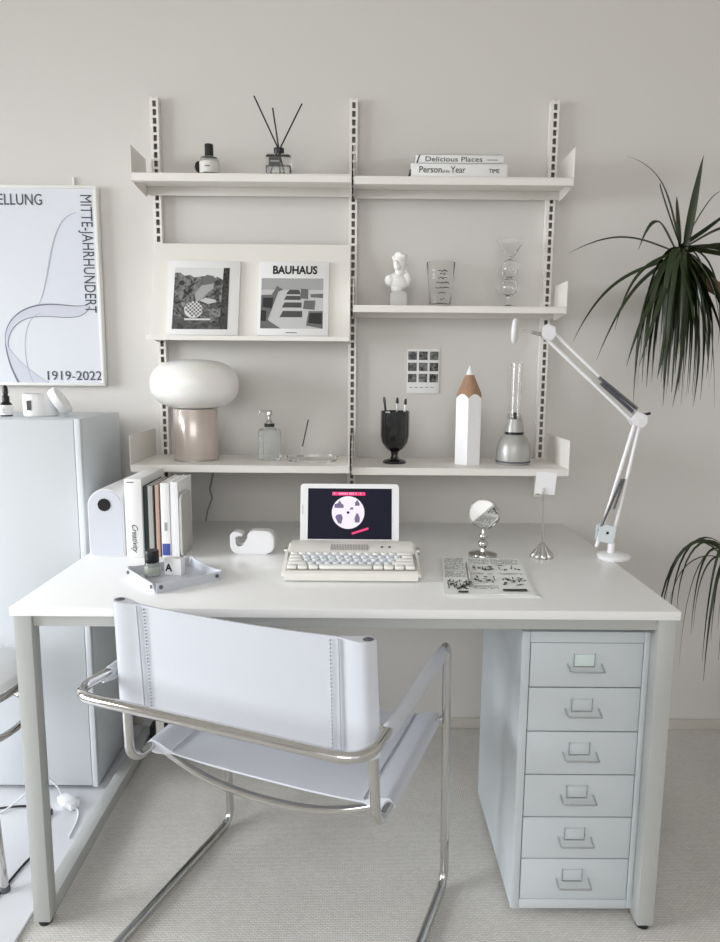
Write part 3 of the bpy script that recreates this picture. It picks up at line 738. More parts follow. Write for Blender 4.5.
# upright books
def book_up(x0, x1, h, yf, yb, m_, label, spine=None):
    t = thing('book', label, 'book', ((x0+x1)/2, (yf+yb)/2, Z), 0, 'books standing on the desk')
    th_ = min(.002, (x1-x0)*.22)
    b = B(); b.box(x0, x0+th_, yf, yb, Z, Z+h, .0004); b.box(x1-th_, x1, yf, yb, Z, Z+h, .0004); b.box(x0, x1, yf-.002, yf+.001, Z, Z+h, .0008)
    b.build('cover', m_, t)
    B().box(x0+th_, x1-th_, yf+.0012, yb-.003, Z+.003, Z+h-.003).build('page_block', M_paper, t)
    return t
t = thing('slipcase_book', 'thick white slipcased book with script lettering next to the arched box', 'book', (-.55, -.38, Z))
B().box(-.573, -.529, -.500, -.300, Z, Z+.206, .002).build('case', M_paper, t)
text('script_title', 'Creativity', .022, T(-.556, -.5008, Z+.090) @ RX90 @ Matrix.Rotation(-PI/2, 4, 'Z'), M_ink, t, 0, .5, width=.074)
b = B(); b.box(-.566, -.548, -.5005, -.500, Z+.196, Z+.1985); b.build('small_print', M_ink2, t)
book_up(-.5280, -.5155, .186, -.490, -.33, M_book_g, 'dark green book touching the thick white slipcased book')
book_up(-.5150, -.5030, .187, -.492, -.33, M_book_grey, 'grey book right of the dark green book')
book_up(-.5025, -.4975, .188, -.485, -.33, M_book_blk, 'thin black book between the grey and tan books')
book_up(-.4970, -.4880, .190, -.490, -.33, M_book_tan, 'tan book left of the thin maroon book')
book_up(-.4875, -.4835, .190, -.483, -.33, M_book_red, 'thin maroon book squeezed between tan and white books')
t = book_up(-.4830, -.4600, .195, -.492, -.34, M_paper, 'white book with a blue band at the foot of its spine')
B().box(-.4815, -.4612, -.4950, -.4940, Z+.005, Z+.036, .0003).build('blue_band', M_blue, t)
b = B(); b.box(-.475, -.467, -.4948, -.494, Z+.07, Z+.092, .0002); b.build('small_mark', M_greys[170], t)
book_up(-.4590, -.4385, .197, -.490, -.35, M_card, 'plain white book nearest the bookend')
t = thing('bookend', 'pale grey metal bookend closing the row of books', 'bookend', (-.43, -.44, Z))
pl = rrect(-.500, -.398, Z, Z+.166, .022)
B().prism(pl, 'x', -.4340, -.4285, .0012).build('upright_plate', mat('bookend_grey', S(200, 199, 196), .5), t)
B().box(-.428, -.405, -.50, -.40, Z, Z+.002, .0005).build('foot_plate', M_plastic, t)

# valet tray
vt = thing('valet_tray', 'white leatherette valet tray with dark corner snaps near the desk front', 'tray', (-.4025, -.681, Z), math.radians(-51))
TW, TD = .076, .075
b = B(); b.box(-TW+.006, TW-.006, -TD+.006, TD-.006, 0, .003, .001)
b.build('base_panel', M_leather, vt, local=True)
def wall_panel(x0, x1, y, out, ax):
    b = B(); n = 10; A = []
    for k in range(n+1):
        f = k/n; x = x0+(x1-x0)*f; hgt = .022+.003*(abs(2*f-1)**4)
        lean = .003+.003*abs(2*f-1)**4
        q0 = (x, y, .001); q1 = (x, y+out*lean, hgt); q2 = (x, y+out*(lean+.0028), hgt); q3 = (x, y+out*.0028, .001)
        if ax: q0, q1, q2, q3 = [(q[1], q[0], q[2]) for q in (q0, q1, q2, q3)]
        A.append([b.bm.verts.new(q) for q in (q0, q1, q2, q3)])
    for a, c_ in zip(A, A[1:]):
        for i in range(4): b.bm.faces.new((a[i], a[(i+1) % 4], c_[(i+1) % 4], c_[i]))
    b.bm.faces.new(A[0]); b.bm.faces.new(list(reversed(A[-1])))
    b.build('side_panel', M_leather, vt, local=True)
wall_panel(-TW-.001, TW+.001, -TD, -1, 0); wall_panel(-TW-.001, TW+.001, TD, 1, 0)
wall_panel(-TD-.001, TD+.001, -TW, -1, 1); wall_panel(-TD-.001, TD+.001, TW, 1, 1)
for sx in (-1, 1):
    for sy in (-1, 1):
        B().lathe([(0, 0), (.0045, 0), (.0045, .0015), (0, .002)], (0, 0, 0), 14, mtx=T(sx*(TW-.008), sy*(TD+.0078), .015) @ Matrix.Rotation(sy*-PI/2, 4, 'X')).build('snap_stud', M_ink2, vt, local=True)
        B().lathe([(0, 0), (.0045, 0), (.0045, .0015), (0, .002)], (0, 0, 0), 14, mtx=T(sx*(TW+.0078), sy*(TD-.008), .015) @ Matrix.Rotation(sx*PI/2, 4, 'Y')).build('snap_stud', M_ink2, vt, local=True)
# small bottle in the tray
c = (-.4565, -.668, Z+.0032)
t = thing('glass_vial', 'small clear bottle with a black cap standing in the valet tray', 'bottle', c)
B().lathe([(0, 0), (.016, 0), (.0175, .002), (.0175, .030), (.015, .034), (0, .034)], c, 28).build('glass_body', M_liquid, t)
B().lathe([(.0177, .008), (.018, .0085), (.018, .024), (.0177, .0245)], c, 28).build('clear_label', M_wax, t)
B().lathe([(0, .034), (.0155, .034), (.0165, .036), (.0165, .060), (.0155, .062), (0, .062)], c, 28).build('cap', M_black, t)
c = (-.408, -.652, Z+.0032)
t = thing('small_white_box', 'little white box marked with the letter A in the valet tray', 'box', c, math.radians(-15))
B().box(-.022, .022, -.010, .010, 0, .040, .001).build('carton', M_card, t, local=True)
text('lettering', 'A', .024, WM[t.name] @ T(-.018, -.0106, .010) @ RX90, M_ink, t, .0008)

# tape dispenser
t = thing('tape_dispenser', 'rounded white tape dispenser on the desk left of the keyboard', 'tape dispenser', (-.253, -.44, Z))
ppx = [(234, 531.5), (231, 535), (231, 546), (232.5, 551), (236, 554), (240, 555), (266, 555), (272, 553), (275, 548), (275, 538), (273, 533), (269, 530.5), (255, 530), (250, 532), (248, 536), (247, 542), (245, 546), (241, 548), (237, 547), (235.5, 543), (235.5, 537), (237, 535.2), (243, 536.2), (243.5, 533.5), (239, 531.5)]
pts = [(-.3133+(u-231)*.002655, Z+(555-v)*.00256) for u, v in ppx]
B().prism(pts, 'y', -.462, -.425, .003).build('body', M_plastic, t, ang=35)
B().box(-.3065, -.296, -.458, -.429, Z+.0535, Z+.0555).build('cutter', M_steel, t)

# ------------------------------------------------------------ keyboard
kb = thing('retro_keyboard', 'cream retro keyboard with rounded keycaps and a tablet slot', 'keyboard', (.009, -.60, Z))
kx0, kx1 = -.153, .171; kyf, kyb = -.698, -.492
prf = [(kyf, Z+.004), (kyf, Z+.020), (kyf+.006, Z+.024), (kyf+.124, Z+.0335), (kyf+.128, Z+.036), (kyb-.006, Z+.049), (kyb, Z+.047), (kyb, Z+.004)]
b = B(); b.prism(prf, 'x', kx0, kx1, .007); b.build('housing', M_cream, kb, ang=35)
B().box(kx0+.01, kx1-.01, kyf+.008, kyb-.008, Z, Z+.004).build('rubber_base', M_book_grey, kb)
b = B()
slope_k = math.atan2(.0105, .120)
km = T((kx0+kx1)/2, kyf+.009, Z+.0243) @ Matrix.Rotation(slope_k, 4, 'X')
B().box(-(kx1-kx0)/2+.010, (kx1-kx0)/2-.010, 0, .110, -.001, .0008, mtx=km).build('key_well', mat('key_well', S(196, 190, 180), .6), kb)
rows = [[(1.25, 0), (1.25, 0), (1.25, 0), (6.25, 0), (1.25, 0), (1.25, 0), (1.25, 0), (1.25, 0)], [(2.25, 0)]+[(1, 1)]*10+[(2.75, 0)], [(1.75, 0)]+[(1, 1)]*11+[(2.25, 0)], [(1.5, 0)]+[(1, 1)]*12+[(1.5, 0)], [(1, 0)]+[(1, 0)]*12+[(2, 0)]]
pitch = (kx1-kx0-.024)/15
def cap(cx, cy, wx, wy, m_):
    b = B(); h_ = .009
    if wx < pitch*1.1:
        b.lathe([(wx*.49, 0), (wx*.49, .003), (wx*.42, h_), (wx*.38, h_+.0006), (0, h_-.0006)], (cx, cy, .0012), 16)
    else:
        b.box(cx-wx/2, cx+wx/2, cy-wy/2, cy+wy/2, .0015, .0015+h_, .0035, 3)
    b.xf(km); b.build('keycap', m_, kb, ang=50)
for ri, row in enumerate(rows):
    x = -pitch*15/2; cy = .012+ri*.0215
    tot = sum(q[0] for q in row)
    for wk, blue in row:
        wk2 = wk*15/tot; cap(x+wk2*pitch/2, cy, wk2*pitch-.0022, .0175, M_keyblue if blue else M_key); x += wk2*pitch
b = B()
dk_m = T(0, kyf+.130, Z+.0364) @ Matrix.Rotation(math.atan2(.013, .072), 4, 'X')
for k in range(24): b.box(-.044+k*.0040, -.0422+k*.0040, .012, .046, -.001, .0010, mtx=dk_m)
b.build('speaker_slots', M_greys[170], kb)
for x in (.085, .104): B().lathe([(0, 0), (.0035, 0), (.003, .003), (0, .003)], (0, 0, 0), 14, mtx=dk_m @ T(x, .030, 0)).build('indicator_button', M_greys[110], kb)
for s, x in ((-1, kx0), (1, kx1)):
    B().tube([(x+s*.0005, kyb-.022, Z+.026), (x+s*.011, kyb-.022, Z+.026)], .0095, 20).build('side_knob', M_steel, kb)
# tablet
tx0, tx1 = -.128, .132; TH = .1705
tm = T(0, kyb+.016, Z+.0005) @ Matrix.Rotation(math.radians(-13), 4, 'X')
tb = thing('tablet', 'white tablet showing a pink and white disc artwork, propped behind the keyboard', 'tablet', (0, kyb+.016, Z))
B().prism(rrect(tx0, tx1, 0.02, .020+TH, .009), 'y', 0, .007, .001, mtx=tm).build('case', M_plastic, tb, ang=35)
sc = B().box(tx0+.020, tx1-.019, -.0006, .0, .045, .020+TH-.012, mtx=tm).build('screen', M_navy, tb)
scx = (tx0+tx1)/2-.004; scz = .1150
def disc_pts(cx, cz, rr0, n=40): return [(cx+rr0*math.cos(2*PI*k/n), cz+rr0*math.sin(2*PI*k/n)) for k in range(n)]
B().prism(disc_pts(scx, scz, .043), 'y', -.0012, -.0007, mtx=tm).build('disc_graphic', M_disc, sc)
B().prism([(scx-.042, .1695), (scx+.045, .1695), (scx+.045, .1605), (scx-.042, .1605)], 'y', -.0020, -.0014, mtx=tm @ T(0, 0, -.0005)).build('pink_banner', M_pink, sc)
b = B(); b.prism([(-.022, -.0028), (.024, -.0028), (.024, .0028), (-.022, .0028)], 'y', -.0016, -.0013, mtx=tm @ T(scx+.031, 0, .0665) @ Matrix.Rotation(math.radians(-18), 4, 'Y')); b.build('pink_caption', M_pink, sc)
b = B()
b.prism(disc_pts(scx, scz, .0035, 16), 'y', -.0017, -.0013, mtx=tm)
b.build('centre_hole', M_navy, sc)
b = B()
for poly_ in ([(-.036, .012), (-.012, .012), (-.012, .020), (-.018, .024), (-.022, .032), (-.028, .024), (-.036, .022)], [(.018, .018), (.030, .018), (.030, .024), (.024, .034), (.018, .026)],
              [(-.034, -.012), (-.026, -.028), (-.018, -.030), (-.014, -.014), (-.018, -.004), (-.030, -.006)], [(.018, -.026), (.030, -.026), (.031, -.014), (.026, -.002), (.022, -.002), (.017, -.014)], [(.004, .008), (.014, .008), (.012, .014), (.006, .013)]):
    b.prism([(scx+u, scz+v) for u, v in poly_], 'y', -.0016, -.0013, mtx=tm)
b.build('disc_motifs', M_lilac, sc)
b = B(); random.seed(5); x = scx-.038
while x < scx+.038:
    l = random.uniform(.003, .005)
    if random.random() < .84: b.prism([(x, .1625), (x+l*.75, .1625), (x+l*.75, .1675), (x, .1675)], 'y', -.0030, -.0026, mtx=tm)
    x += l
b.build('banner_lettering', mat('screen_light_pink', S(246, 130, 176), .3, emit=(S(246, 130, 176), .4)), sc)
B().box(tx0+.006, tx0+.007, -.0004, .0, .11, .135, mtx=tm).build('side_sensor', M_greys[140], tb)

# mirror
c = (.3545, -.462, Z)
t = thing('vanity_mirror', 'small round chrome mirror on a beaded stand at the back of the desk', 'mirror', c)
B().lathe([(0, 0), (.037, 0), (.0385, .003), (.037, .008), (.020, .012), (.008, .014), (.006, .022), (.009, .026), (.013, .033), (.013, .037), (.009, .043), (.006, .046), (.010, .052), (.010, .056), (.005, .062), (.0045, .074), (0, .074)], c, 40).build('stand', M_chrome, t, ang=50)
mrm = T(c[0], c[1], Z+.114) @ Matrix.Rotation(math.radians(-20), 4, 'Z') @ Matrix.Rotation(math.radians(6), 4, 'X') @ Matrix.Rotation(PI/2, 4, 'X')
B().lathe([(0, -.003), (.036, -.003), (.0405, -.001), (.042, .002), (.0405, .0045), (.038, .0045), (.0375, .003), (0, .003)], (0, 0, 0), 48, mtx=mrm).build('round_frame', M_chrome, t, ang=50)
B().lathe([(0, .0033), (.0374, .0033), (.0374, .0036), (0, .0036)], (0, 0, 0), 48, mtx=mrm).build('mirror_glass', M_mirror, t)

# memo holder bell
c = (.5105, -.466, Z)
t = thing('memo_holder', 'silver bell-shaped memo holder with a tall wire stem', 'memo holder', c)
b = B(); b.lathe([(0, 0), (.0235, 0), (.0245, .003), (.022, .010), (.015, .020), (.010, .030), (.0065, .037), (.003, .041), (0, .041)], c, 64)
for v in b.bm.verts:
    dx, dy, z = v.co.x-c[0], v.co.y-c[1], v.co.z-c[2]
    if z < .034: k = 1+.28*abs(math.cos(4*math.atan2(dy, dx))); v.co.x = c[0]+dx*k; v.co.y = c[1]+dy*k
b.build('bell_weight', M_steel, t, ang=50)
B().tube([(c[0], c[1], c[2]+.04), (c[0]-.004, c[1], c[2]+.165)], .0013, 8).build('wire_stem', M_steel, t)
B().box(c[0]-.0065, c[0]-.002, c[1]-.003, c[1]+.001, c[2]+.150, c[2]+.185, .001).build('clip', M_steel, t)
mm = T(c[0]+.001, c[1]+.0022, c[2]+.196) @ Matrix.Rotation(math.radians(4), 4, 'Y')
o = B().box(-.0265, .0265, -.0006, .0006, -.028, .030, mtx=mm).build('memo_card', M_card); props(o, 'blank white note card held upright by the silver memo holder', 'card')

# newspaper
t = thing('newspaper', 'folded newspaper with black print lying on the desk right of the keyboard', 'newspaper', (.33, -.65, Z))
N = [Vector((.246, -.494)), Vector((.436, -.506)), Vector((.4095, -.800)), Vector((.2105, -.798))]
N = [Vector((.245, -.498)), Vector((.441, -.510)), Vector((.412, -.795)), Vector((.214, -.800))]
def npt(u, v, z): q = N[3].lerp(N[2], u).lerp(N[0].lerp(N[1], u), v); return Vector((q.x, q.y, z))
for i, (g, dz) in enumerate(((.008, 0), (.003, .002), (-.003, .004))):
    b = B(); nn = 12; top = []; bot = []
    for a in range(nn+1):
        for e in range(nn+1):
            u, v = a/nn, e/nn; wav = .0006*math.sin(u*9+i)*math.cos(v*5)+.0006
            q = npt(u, v, Z+dz+.0018+wav); q2 = npt(u, v, Z+dz+.0002+max(wav-.0006, 0) if dz else Z+.0002)
            top.append(b.bm.verts.new(q+Vector((g, -g*.6, 0)))); bot.append(b.bm.verts.new(q2+Vector((g, -g*.6, 0))))
    w1 = nn+1
    for a in range(nn):
        for e in range(nn):
            i0 = a*w1+e
            b.bm.faces.new((top[i0], top[i0+w1], top[i0+w1+1], top[i0+1])); b.bm.faces.new((bot[i0+1], bot[i0+w1+1], bot[i0+w1], bot[i0]))
    ring = [a*w1 for a in range(w1)]+[nn*w1+e for e in range(1, w1)]+[a*w1+nn for a in range(nn-1, -1, -1)]+[e for e in range(nn-1, 0, -1)]
    for a, c_ in zip(ring, ring[1:]+ring[:1]): b.bm.faces.new((top[a], top[c_], bot[c_], bot[a]))
    sh = b.build('paper_sheet', mat('newsprint', S(238, 240, 239), .8), t)
def prbar(b, u0, u1, v0, v1, dz=.0076):
    b.face([npt(u0, v0, Z+dz)+Vector((-.003, .0018, 0)), npt(u1, v0, Z+dz)+Vector((-.003, .0018, 0)), npt(u1, v1, Z+dz)+Vector((-.003, .0018, 0)), npt(u0, v1, Z+dz)+Vector((-.003, .0018, 0))])
b = B(); random.seed(21)
for (u0, u1, v0, v1) in ((.03, .28, .62, .97), (.34, .60, .80, .97), (.62, .97, .80, .97), (.03, .28, .42, .58), (.34, .62, .50, .56), (.34, .62, .12, .22), (.66, .97, .50, .56)):
    v = v0
    while v < v1-.012:
        u = u0
        while u < u1-.01:
            l = random.uniform(.01, .035)
            if random.random() < .8: prbar(b, u, min(u+l, u1), v, v+.008)
            u += l+.008
        v += .024
b.build('printed_text', mat('newsprint_text', S(104, 108, 112), .8), t, normals=False)
b = B()
def squig(u0, u1, v0, v1, n):
    for k in range(n):
        a = random.uniform(u0, u1); e = random.uniform(v0, v1); da, de = random.choice(((.05, .010), (.012, .05), (.03, .02))); prbar(b, a, a+da, e, e+de, .0079)
squig(.04, .27, .10, .32, 46); squig(.36, .60, .60, .72, 26); squig(.66, .94, .60, .76, 12); squig(.36, .60, .26, .42, 20); squig(.68, .94, .20, .42, 26)
prbar(b, .66, .93, .06, .115, .008); prbar(b, .16, .27, .03, .07, .008)
b.build('printed_drawing', M_greys[50], t, normals=False)
a = npt(.29, .15, Z+.0105); e = npt(.29, .78, Z+.0105); dirn = (e-a).normalized()
o = thing('pen', 'slim grey pen lying on the newspaper', 'pen', tuple(a))
B().tube([a, a+dirn*.012, e-dirn*.01, e], [.0012, .0038, .0038, .003], 10).build('barrel', M_steel, o)
B().tube([a+dirn*.011, a+dirn*.03], .0041, 10).build('grip', M_black, o)

# ------------------------------------------------------------ architect lamp
lp = thing('swing_arm_lamp', 'white swing-arm desk lamp clamped at the right edge of the desk', 'lamp', (.672, -.47, Z))
YL = -.470
B().lathe([(0, 0), (.040, 0), (.042, .003), (.042, .008), (.039, .011), (.016, .015), (0, .015)], (.698, YL, Z), 40).build('base_disc', M_plastic, lp)
b = B(); b.box(.6885, .693, YL-.02, YL+.02, Z-.075, Z, .001); b.box(.655, .6885, YL-.02, YL+.02, Z-.075, Z-.07, .001); b.tube([(.668, YL, Z-.088), (.668, YL, Z-.048)], .005, 12); b.lathe([(0, 0), (.012, 0), (.012, .003), (0, .003)], (.668, YL, Z-.048), 20)
b.build('clamp', M_plastic, lp)
B().lathe([(.009, .015), (.009, .042), (0, .042)], (.690, YL, Z), 20).build('post', M_plastic, lp)
E0 = Vector((.664, YL, Z+.052)); E1 = Vector((.738, YL, 1.106)); E2 = Vector((.501, YL, 1.317))
def bar(a, c_, w_, off, m_=M_plastic):
    b = B(); b.tube([Vector(a)+Vector(off), Vector(c_)+Vector(off)], w_, 4, sc=(1, 1)); return b
bk = B(); bk.prism([(.650, Z+.048), (.690, Z+.040), (.696, Z+.085), (.668, Z+.092), (.652, Z+.085)], 'y', YL-.012, YL-.009); bk.prism([(.650, Z+.048), (.690, Z+.040), (.696, Z+.085), (.668, Z+.092), (.652, Z+.085)], 'y', YL+.009, YL+.012)
bk.tube([(.674, YL-.012, Z+.070), (.674, YL+.012, Z+.070)], .004, 10)
bk.build('lower_bracket', mat('lamp_bracket', S(220, 228, 232), .4), lp)
for o0, o1 in (((-.013, 0, -.022), (-.004, 0, -.004)), ((.028, 0, .0), (.008, 0, -.004))):
    b = B(); b.tube([E0+Vector(o0), E1+Vector(o1)], .0048, 12); b.build('lower_arm_bar', M_plastic, lp)
for off in ((-.004, 0, .012), (-.012, 0, -.012)):
    b = B(); dd = (E2-E1).normalized(); b.tube([E1+Vector(off)+dd*.0, E2+Vector(off)-dd*.0], .0046, 12); b.build('upper_arm_bar', M_plastic, lp)
def spring(a, c_, r0=.0042, turns=46):
    a = Vector(a); c_ = Vector(c_); dv = c_-a; L_ = dv.length; dv.normalize(); n1 = dv.cross(Vector((0, 1, 0))).normalized(); n2 = dv.cross(n1); pts = []
    for k in range(turns*6+1):
        f = k/(turns*6); an = 2*PI*turns*f; pts.append(a+dv*(L_*f)+(n1*math.cos(an)+n2*math.sin(an))*r0)
    return B().tube(pts, .0009, 4)
spring(E1+Vector((-.006, -.008, .020)), E1+(E2-E1)*.44+Vector((-.004, -.008, .006))).build('spring', M_ink2, lp)
spring(E1+Vector((-.016, -.008, .012)), E1+(E2-E1)*.40+Vector((-.008, -.008, .0))).build('spring', M_ink2, lp)
spring(E0+(E1-E0)*.07+Vector((-.016, -.008, .0)), E0+(E1-E0)*.50+Vector((.004, -.008, 0)), .0035).build('spring', M_ink2, lp)
spring(E0+(E1-E0)*.25+Vector((.006, -.006, .0)), E0+(E1-E0)*.50+Vector((.010, -.006, 0)), .003, 24).build('spring', M_ink2, lp)
b = B(); hexp = [(u+.009, v-.020) for u, v in [(.706, 1.120), (.716, 1.104), (.738, 1.098), (.750, 1.112), (.748, 1.130), (.722, 1.140)]]
b.prism(hexp, 'y', YL-.013, YL-.009, .0008); b.prism(hexp, 'y', YL+.009, YL+.013, .0008)
b.tube([(.736, YL-.015, 1.092), (.736, YL+.015, 1.092)], .0045, 10); b.tube([(.746, YL-.015, 1.106), (.746, YL+.015, 1.106)], .003, 10)
b.build('elbow_bracket', M_plastic, lp)
b = B(); b.tube([(.750, YL, 1.110), (.769, YL, 1.115)], .0035, 12); b.build('elbow_knob', M_black, lp)
hp = [(.486, 1.300), (.492, 1.292), (.512, 1.286), (.522, 1.298), (.520, 1.320), (.500, 1.327), (.488, 1.318)]
b = B(); hp = [(u-.007, v+.009) for u, v in hp]
b.prism(hp, 'y', YL-.012, YL-.008, .0008); b.prism(hp, 'y', YL+.008, YL+.012, .0008); b.tube([(.490, YL-.013, 1.309), (.490, YL+.013, 1.309)], .0035, 10); b.tube([(.501, YL-.013, 1.327), (.501, YL+.013, 1.327)], .0035, 10)
b.build('head_bracket', M_plastic, lp)
B().tube([(.490, YL, 1.308), (.458, YL, 1.316)], .0045, 12).build('swivel_pin', M_steel, lp)
B().tube([(.458, YL, 1.316), (.440, YL, 1.319), (.420, YL, 1.318)], .003, 10).build('neck_rod', M_glass, lp)
B().lathe([(0, 0), (.026, 0), (.032, .002), (.033, .006), (.028, .012), (0, .015)], (0, 0, 0), 40, mtx=T(.421, YL, 1.318) @ Matrix.Rotation(math.radians(-18), 4, 'Z') @ Matrix.Rotation(math.radians(-88), 4, 'Y')).build('lamp_head', M_plastic, lp)

# ------------------------------------------------------------ armchair
ch = thing('cantilever_armchair', 'white leather and chrome tube cantilever armchair drawn up to the desk', 'armchair', (-.039, -.629, 0), -.382)
a_, L_, za, zr, bb, zt, yt, zu, yu = .297, .532, .616, .613, .261, .768, -.425, .424, -.402
bl = .271
R_ = .0102
fr = [(a_, -.56, R_), (a_, 0, R_), (a_, -.03, za), (a_, -L_, zr), (-a_, -L_, zr), (-a_, -.03, za), (-a_, 0, R_), (-a_, -.56, R_)]
path = fillet(fr, [0, .035, .024, .05, .05, .024, .035, 0], 8)
rr2 = fillet([(-a_, -.56, R_), (-a_, -.60, R_), (a_, -.60, R_), (a_, -.56, R_)], .035, 6)
B().tube(path+rr2[1:-1], R_, 14, closed=True, upv=(1, 0, 0)).build('tube_frame', M_chrome, ch, local=True, ang=60)
for s in (-1, 1):
    q = fillet([(s*bb, yt-.004, zt), (s*bl, yu-.006, zu-.014), (s*bl, -.02, .430)], [0, .042, 0], 8)
    B().tube(q, .0098, 14).build('seat_back_tube', M_chrome, ch, local=True, ang=60)
    B().lathe([(0, 0), (.0102, 0), (.0102, .002), (.006, .004), (0, .004)], (s*bb, yt-.004, zt), 16).build('tube_cap', M_ink2, ch, local=True)
    B().tube([(s*(bb+.006), yu-.014, zr-.003), (s*(a_-.006), yu-.014, zr-.003)], .006, 10).build('arm_bolt', M_chrome, ch, local=True)
    B().tube([(s*(bl+.002), -.026, .430), (s*(a_-.002), -.014, .430)], .006, 10).build('seat_bolt', M_chrome, ch, local=True)
    # leather arm sleeve
    pts = []; rads = []
    for k in range(21):
        f = k/20; y = -.055+(-L_+.085+.055)*f; pts.append((s*a_, y, za+(zr-za)*(abs(y)/L_)-.004)); rads.append(.0150*(1-.35*max(0, (abs(f-.5)-.42)/.08)))
    B().tube(pts, rads, 18, sc=(1.2, .85), upv=(0, 0, 1)).build('arm_cover', M_leather, ch, local=True, ang=60)
b = B(); q = []
for k in range(25):
    f = k/24*2-1; q.append((bl*f*.985, -.326, .410-.064*(1-abs(f)**2.4)))
b.tube(q, .0085, 12).build('stretcher', M_chrome, ch, local=True, ang=60)
# back sling
zs0, zs1 = .555, .7705
def ytube(z): return yt-.004+((yu-.006)-(yt-.004))*(zt-z)/(zt-(zu-.012))
b = B(); nx, nz = 48, 10; F = {}; 
for iz in range(nz+1):
    z = zs0+(zs1-zs0)*iz/nz; yc = ytube(z)
    for side in (0, 1):
        for ix in range(nx+1):
            f = ix/nx*2-1; xt_ = bb+(bl-bb)*(zt-z)/(zt-zu)+.0145; x = f*xt_; dd = xt_-abs(x)
            if dd < .029: hth = .0145*math.sqrt(max(0, 1-((.0145-min(dd, .0145))/.0145)**2)) if dd < .0145 else .0145
            else: hth = max(.0022, .0145*(1-(dd-.029)/.045)) if dd < .068 else .0022
            sag = -.014*(1-abs(f)**2.2)
            zz = z
            if iz == nz: zz = z-.003*(1-f*f)
            if iz == 0: zz = z-.004*(1-f*f)
            F[(side, ix, iz)] = b.bm.verts.new((x, yc+sag*.9+(-hth if side == 0 else hth), zz))
for iz in range(nz):
    for ix in range(nx):
        b.bm.faces.new([F[(0, ix, iz)], F[(0, ix+1, iz)], F[(0, ix+1, iz+1)], F[(0, ix, iz+1)]])
        b.bm.faces.new([F[(1, ix, iz)], F[(1, ix, iz+1)], F[(1, ix+1, iz+1)], F[(1, ix+1, iz)]])
for ix in range(nx):
    b.bm.faces.new([F[(0, ix, nz)], F[(0, ix+1, nz)], F[(1, ix+1, nz)], F[(1, ix, nz)]]); b.bm.faces.new([F[(0, ix, 0)], F[(1, ix, 0)], F[(1, ix+1, 0)], F[(0, ix+1, 0)]])
bmesh.ops.remove_doubles(b.bm, verts=b.bm.verts[:], dist=1e-5)
bs = b.build('back_sling', M_leather, ch, local=True, ang=70)
for s in (-1, 1):
    b = B(); A = []
    for iz in range(nz+1):
        z = zs0+(zs1-zs0)*iz/nz; x = s*(bb-.050-.006*iz/nz*0); f = x/(bb+.0145); y = ytube(z)-.0126*(1-abs(f)**2.2)-.0075
        A.append((x, y, z-.003))
    b.tube(A, .0022, 6); b.build('seam_piping', M_stitch, bs, local=True)
    b = B(); A = [(x_-s*.016, y_-.0005, z_) for x_, y_, z_ in A]
    for k in range(30):
        f = k/30; i = int(f*nz); g = f*nz-i; p0 = Vector(A[i]).lerp(Vector(A[min(i+1, nz)]), g); b.box(p0.x-.0006, p0.x+.0006, p0.y-.001, p0.y+.004, p0.z, p0.z+.0035)
    b.build('stitching', M_stitch, bs, local=True)
# seat sling
b = B(); F = {}; ny = 14; ys0, ys1 = yu+.062, -.012
for iy in range(ny+1):
    y = ys0+(ys1-ys0)*iy/ny
    zc = zu-.012+(.428-(zu-.012))*((y-yu)/(-.03-yu))
    for side in (0, 1):
        for ix in range(nx+1):
            f = ix/nx*2-1; x = f*(bl+.0145); dd = (bl+.0145)-abs(x)
            if dd < .029: hth = .0145*math.sqrt(max(0, 1-((.0145-min(dd, .0145))/.0145)**2)) if dd < .0145 else .0145
            else: hth = max(.0022, .0145*(1-(dd-.029)/.045)) if dd < .068 else .0022
            sag = -.014*(1-abs(f)**3)
            F[(side, ix, iy)] = b.bm.verts.new((x, y, zc+sag+(hth if side == 0 else -hth)))
for iy in range(ny):
    for ix in range(nx):
        b.bm.faces.new([F[(0, ix, iy)], F[(0, ix+1, iy)], F[(0, ix+1, iy+1)], F[(0, ix, iy+1)]])
        b.bm.faces.new([F[(1, ix, iy)], F[(1, ix, iy+1)], F[(1, ix+1, iy+1)], F[(1, ix+1, iy)]])
for ix in range(nx):
    b.bm.faces.new([F[(0, ix, ny)], F[(0, ix+1, ny)], F[(1, ix+1, ny)], F[(1, ix, ny)]]); b.bm.faces.new([F[(0, ix, 0)], F[(1, ix, 0)], F[(1, ix+1, 0)], F[(0, ix+1, 0)]])
bmesh.ops.remove_doubles(b.bm, verts=b.bm.verts[:], dist=1e-5)
ss = b.build('seat_sling', M_leather, ch, local=True, ang=70)
for s in (-1, 1):
    b = B(); A = []
    for iy in range(ny+1):
        y = ys0+(ys1-ys0)*iy/ny; zc = zu-.012+(.428-(zu-.012))*((y-yu)/(-.03-yu)); x = s*(bl-.052); f = x/(bl+.0145)
        A.append((x, y, zc-.014*(1-abs(f)**3)+.0058))
    b.tube(A, .002, 6); b.build('seam_piping', M_stitch, ss, local=True)

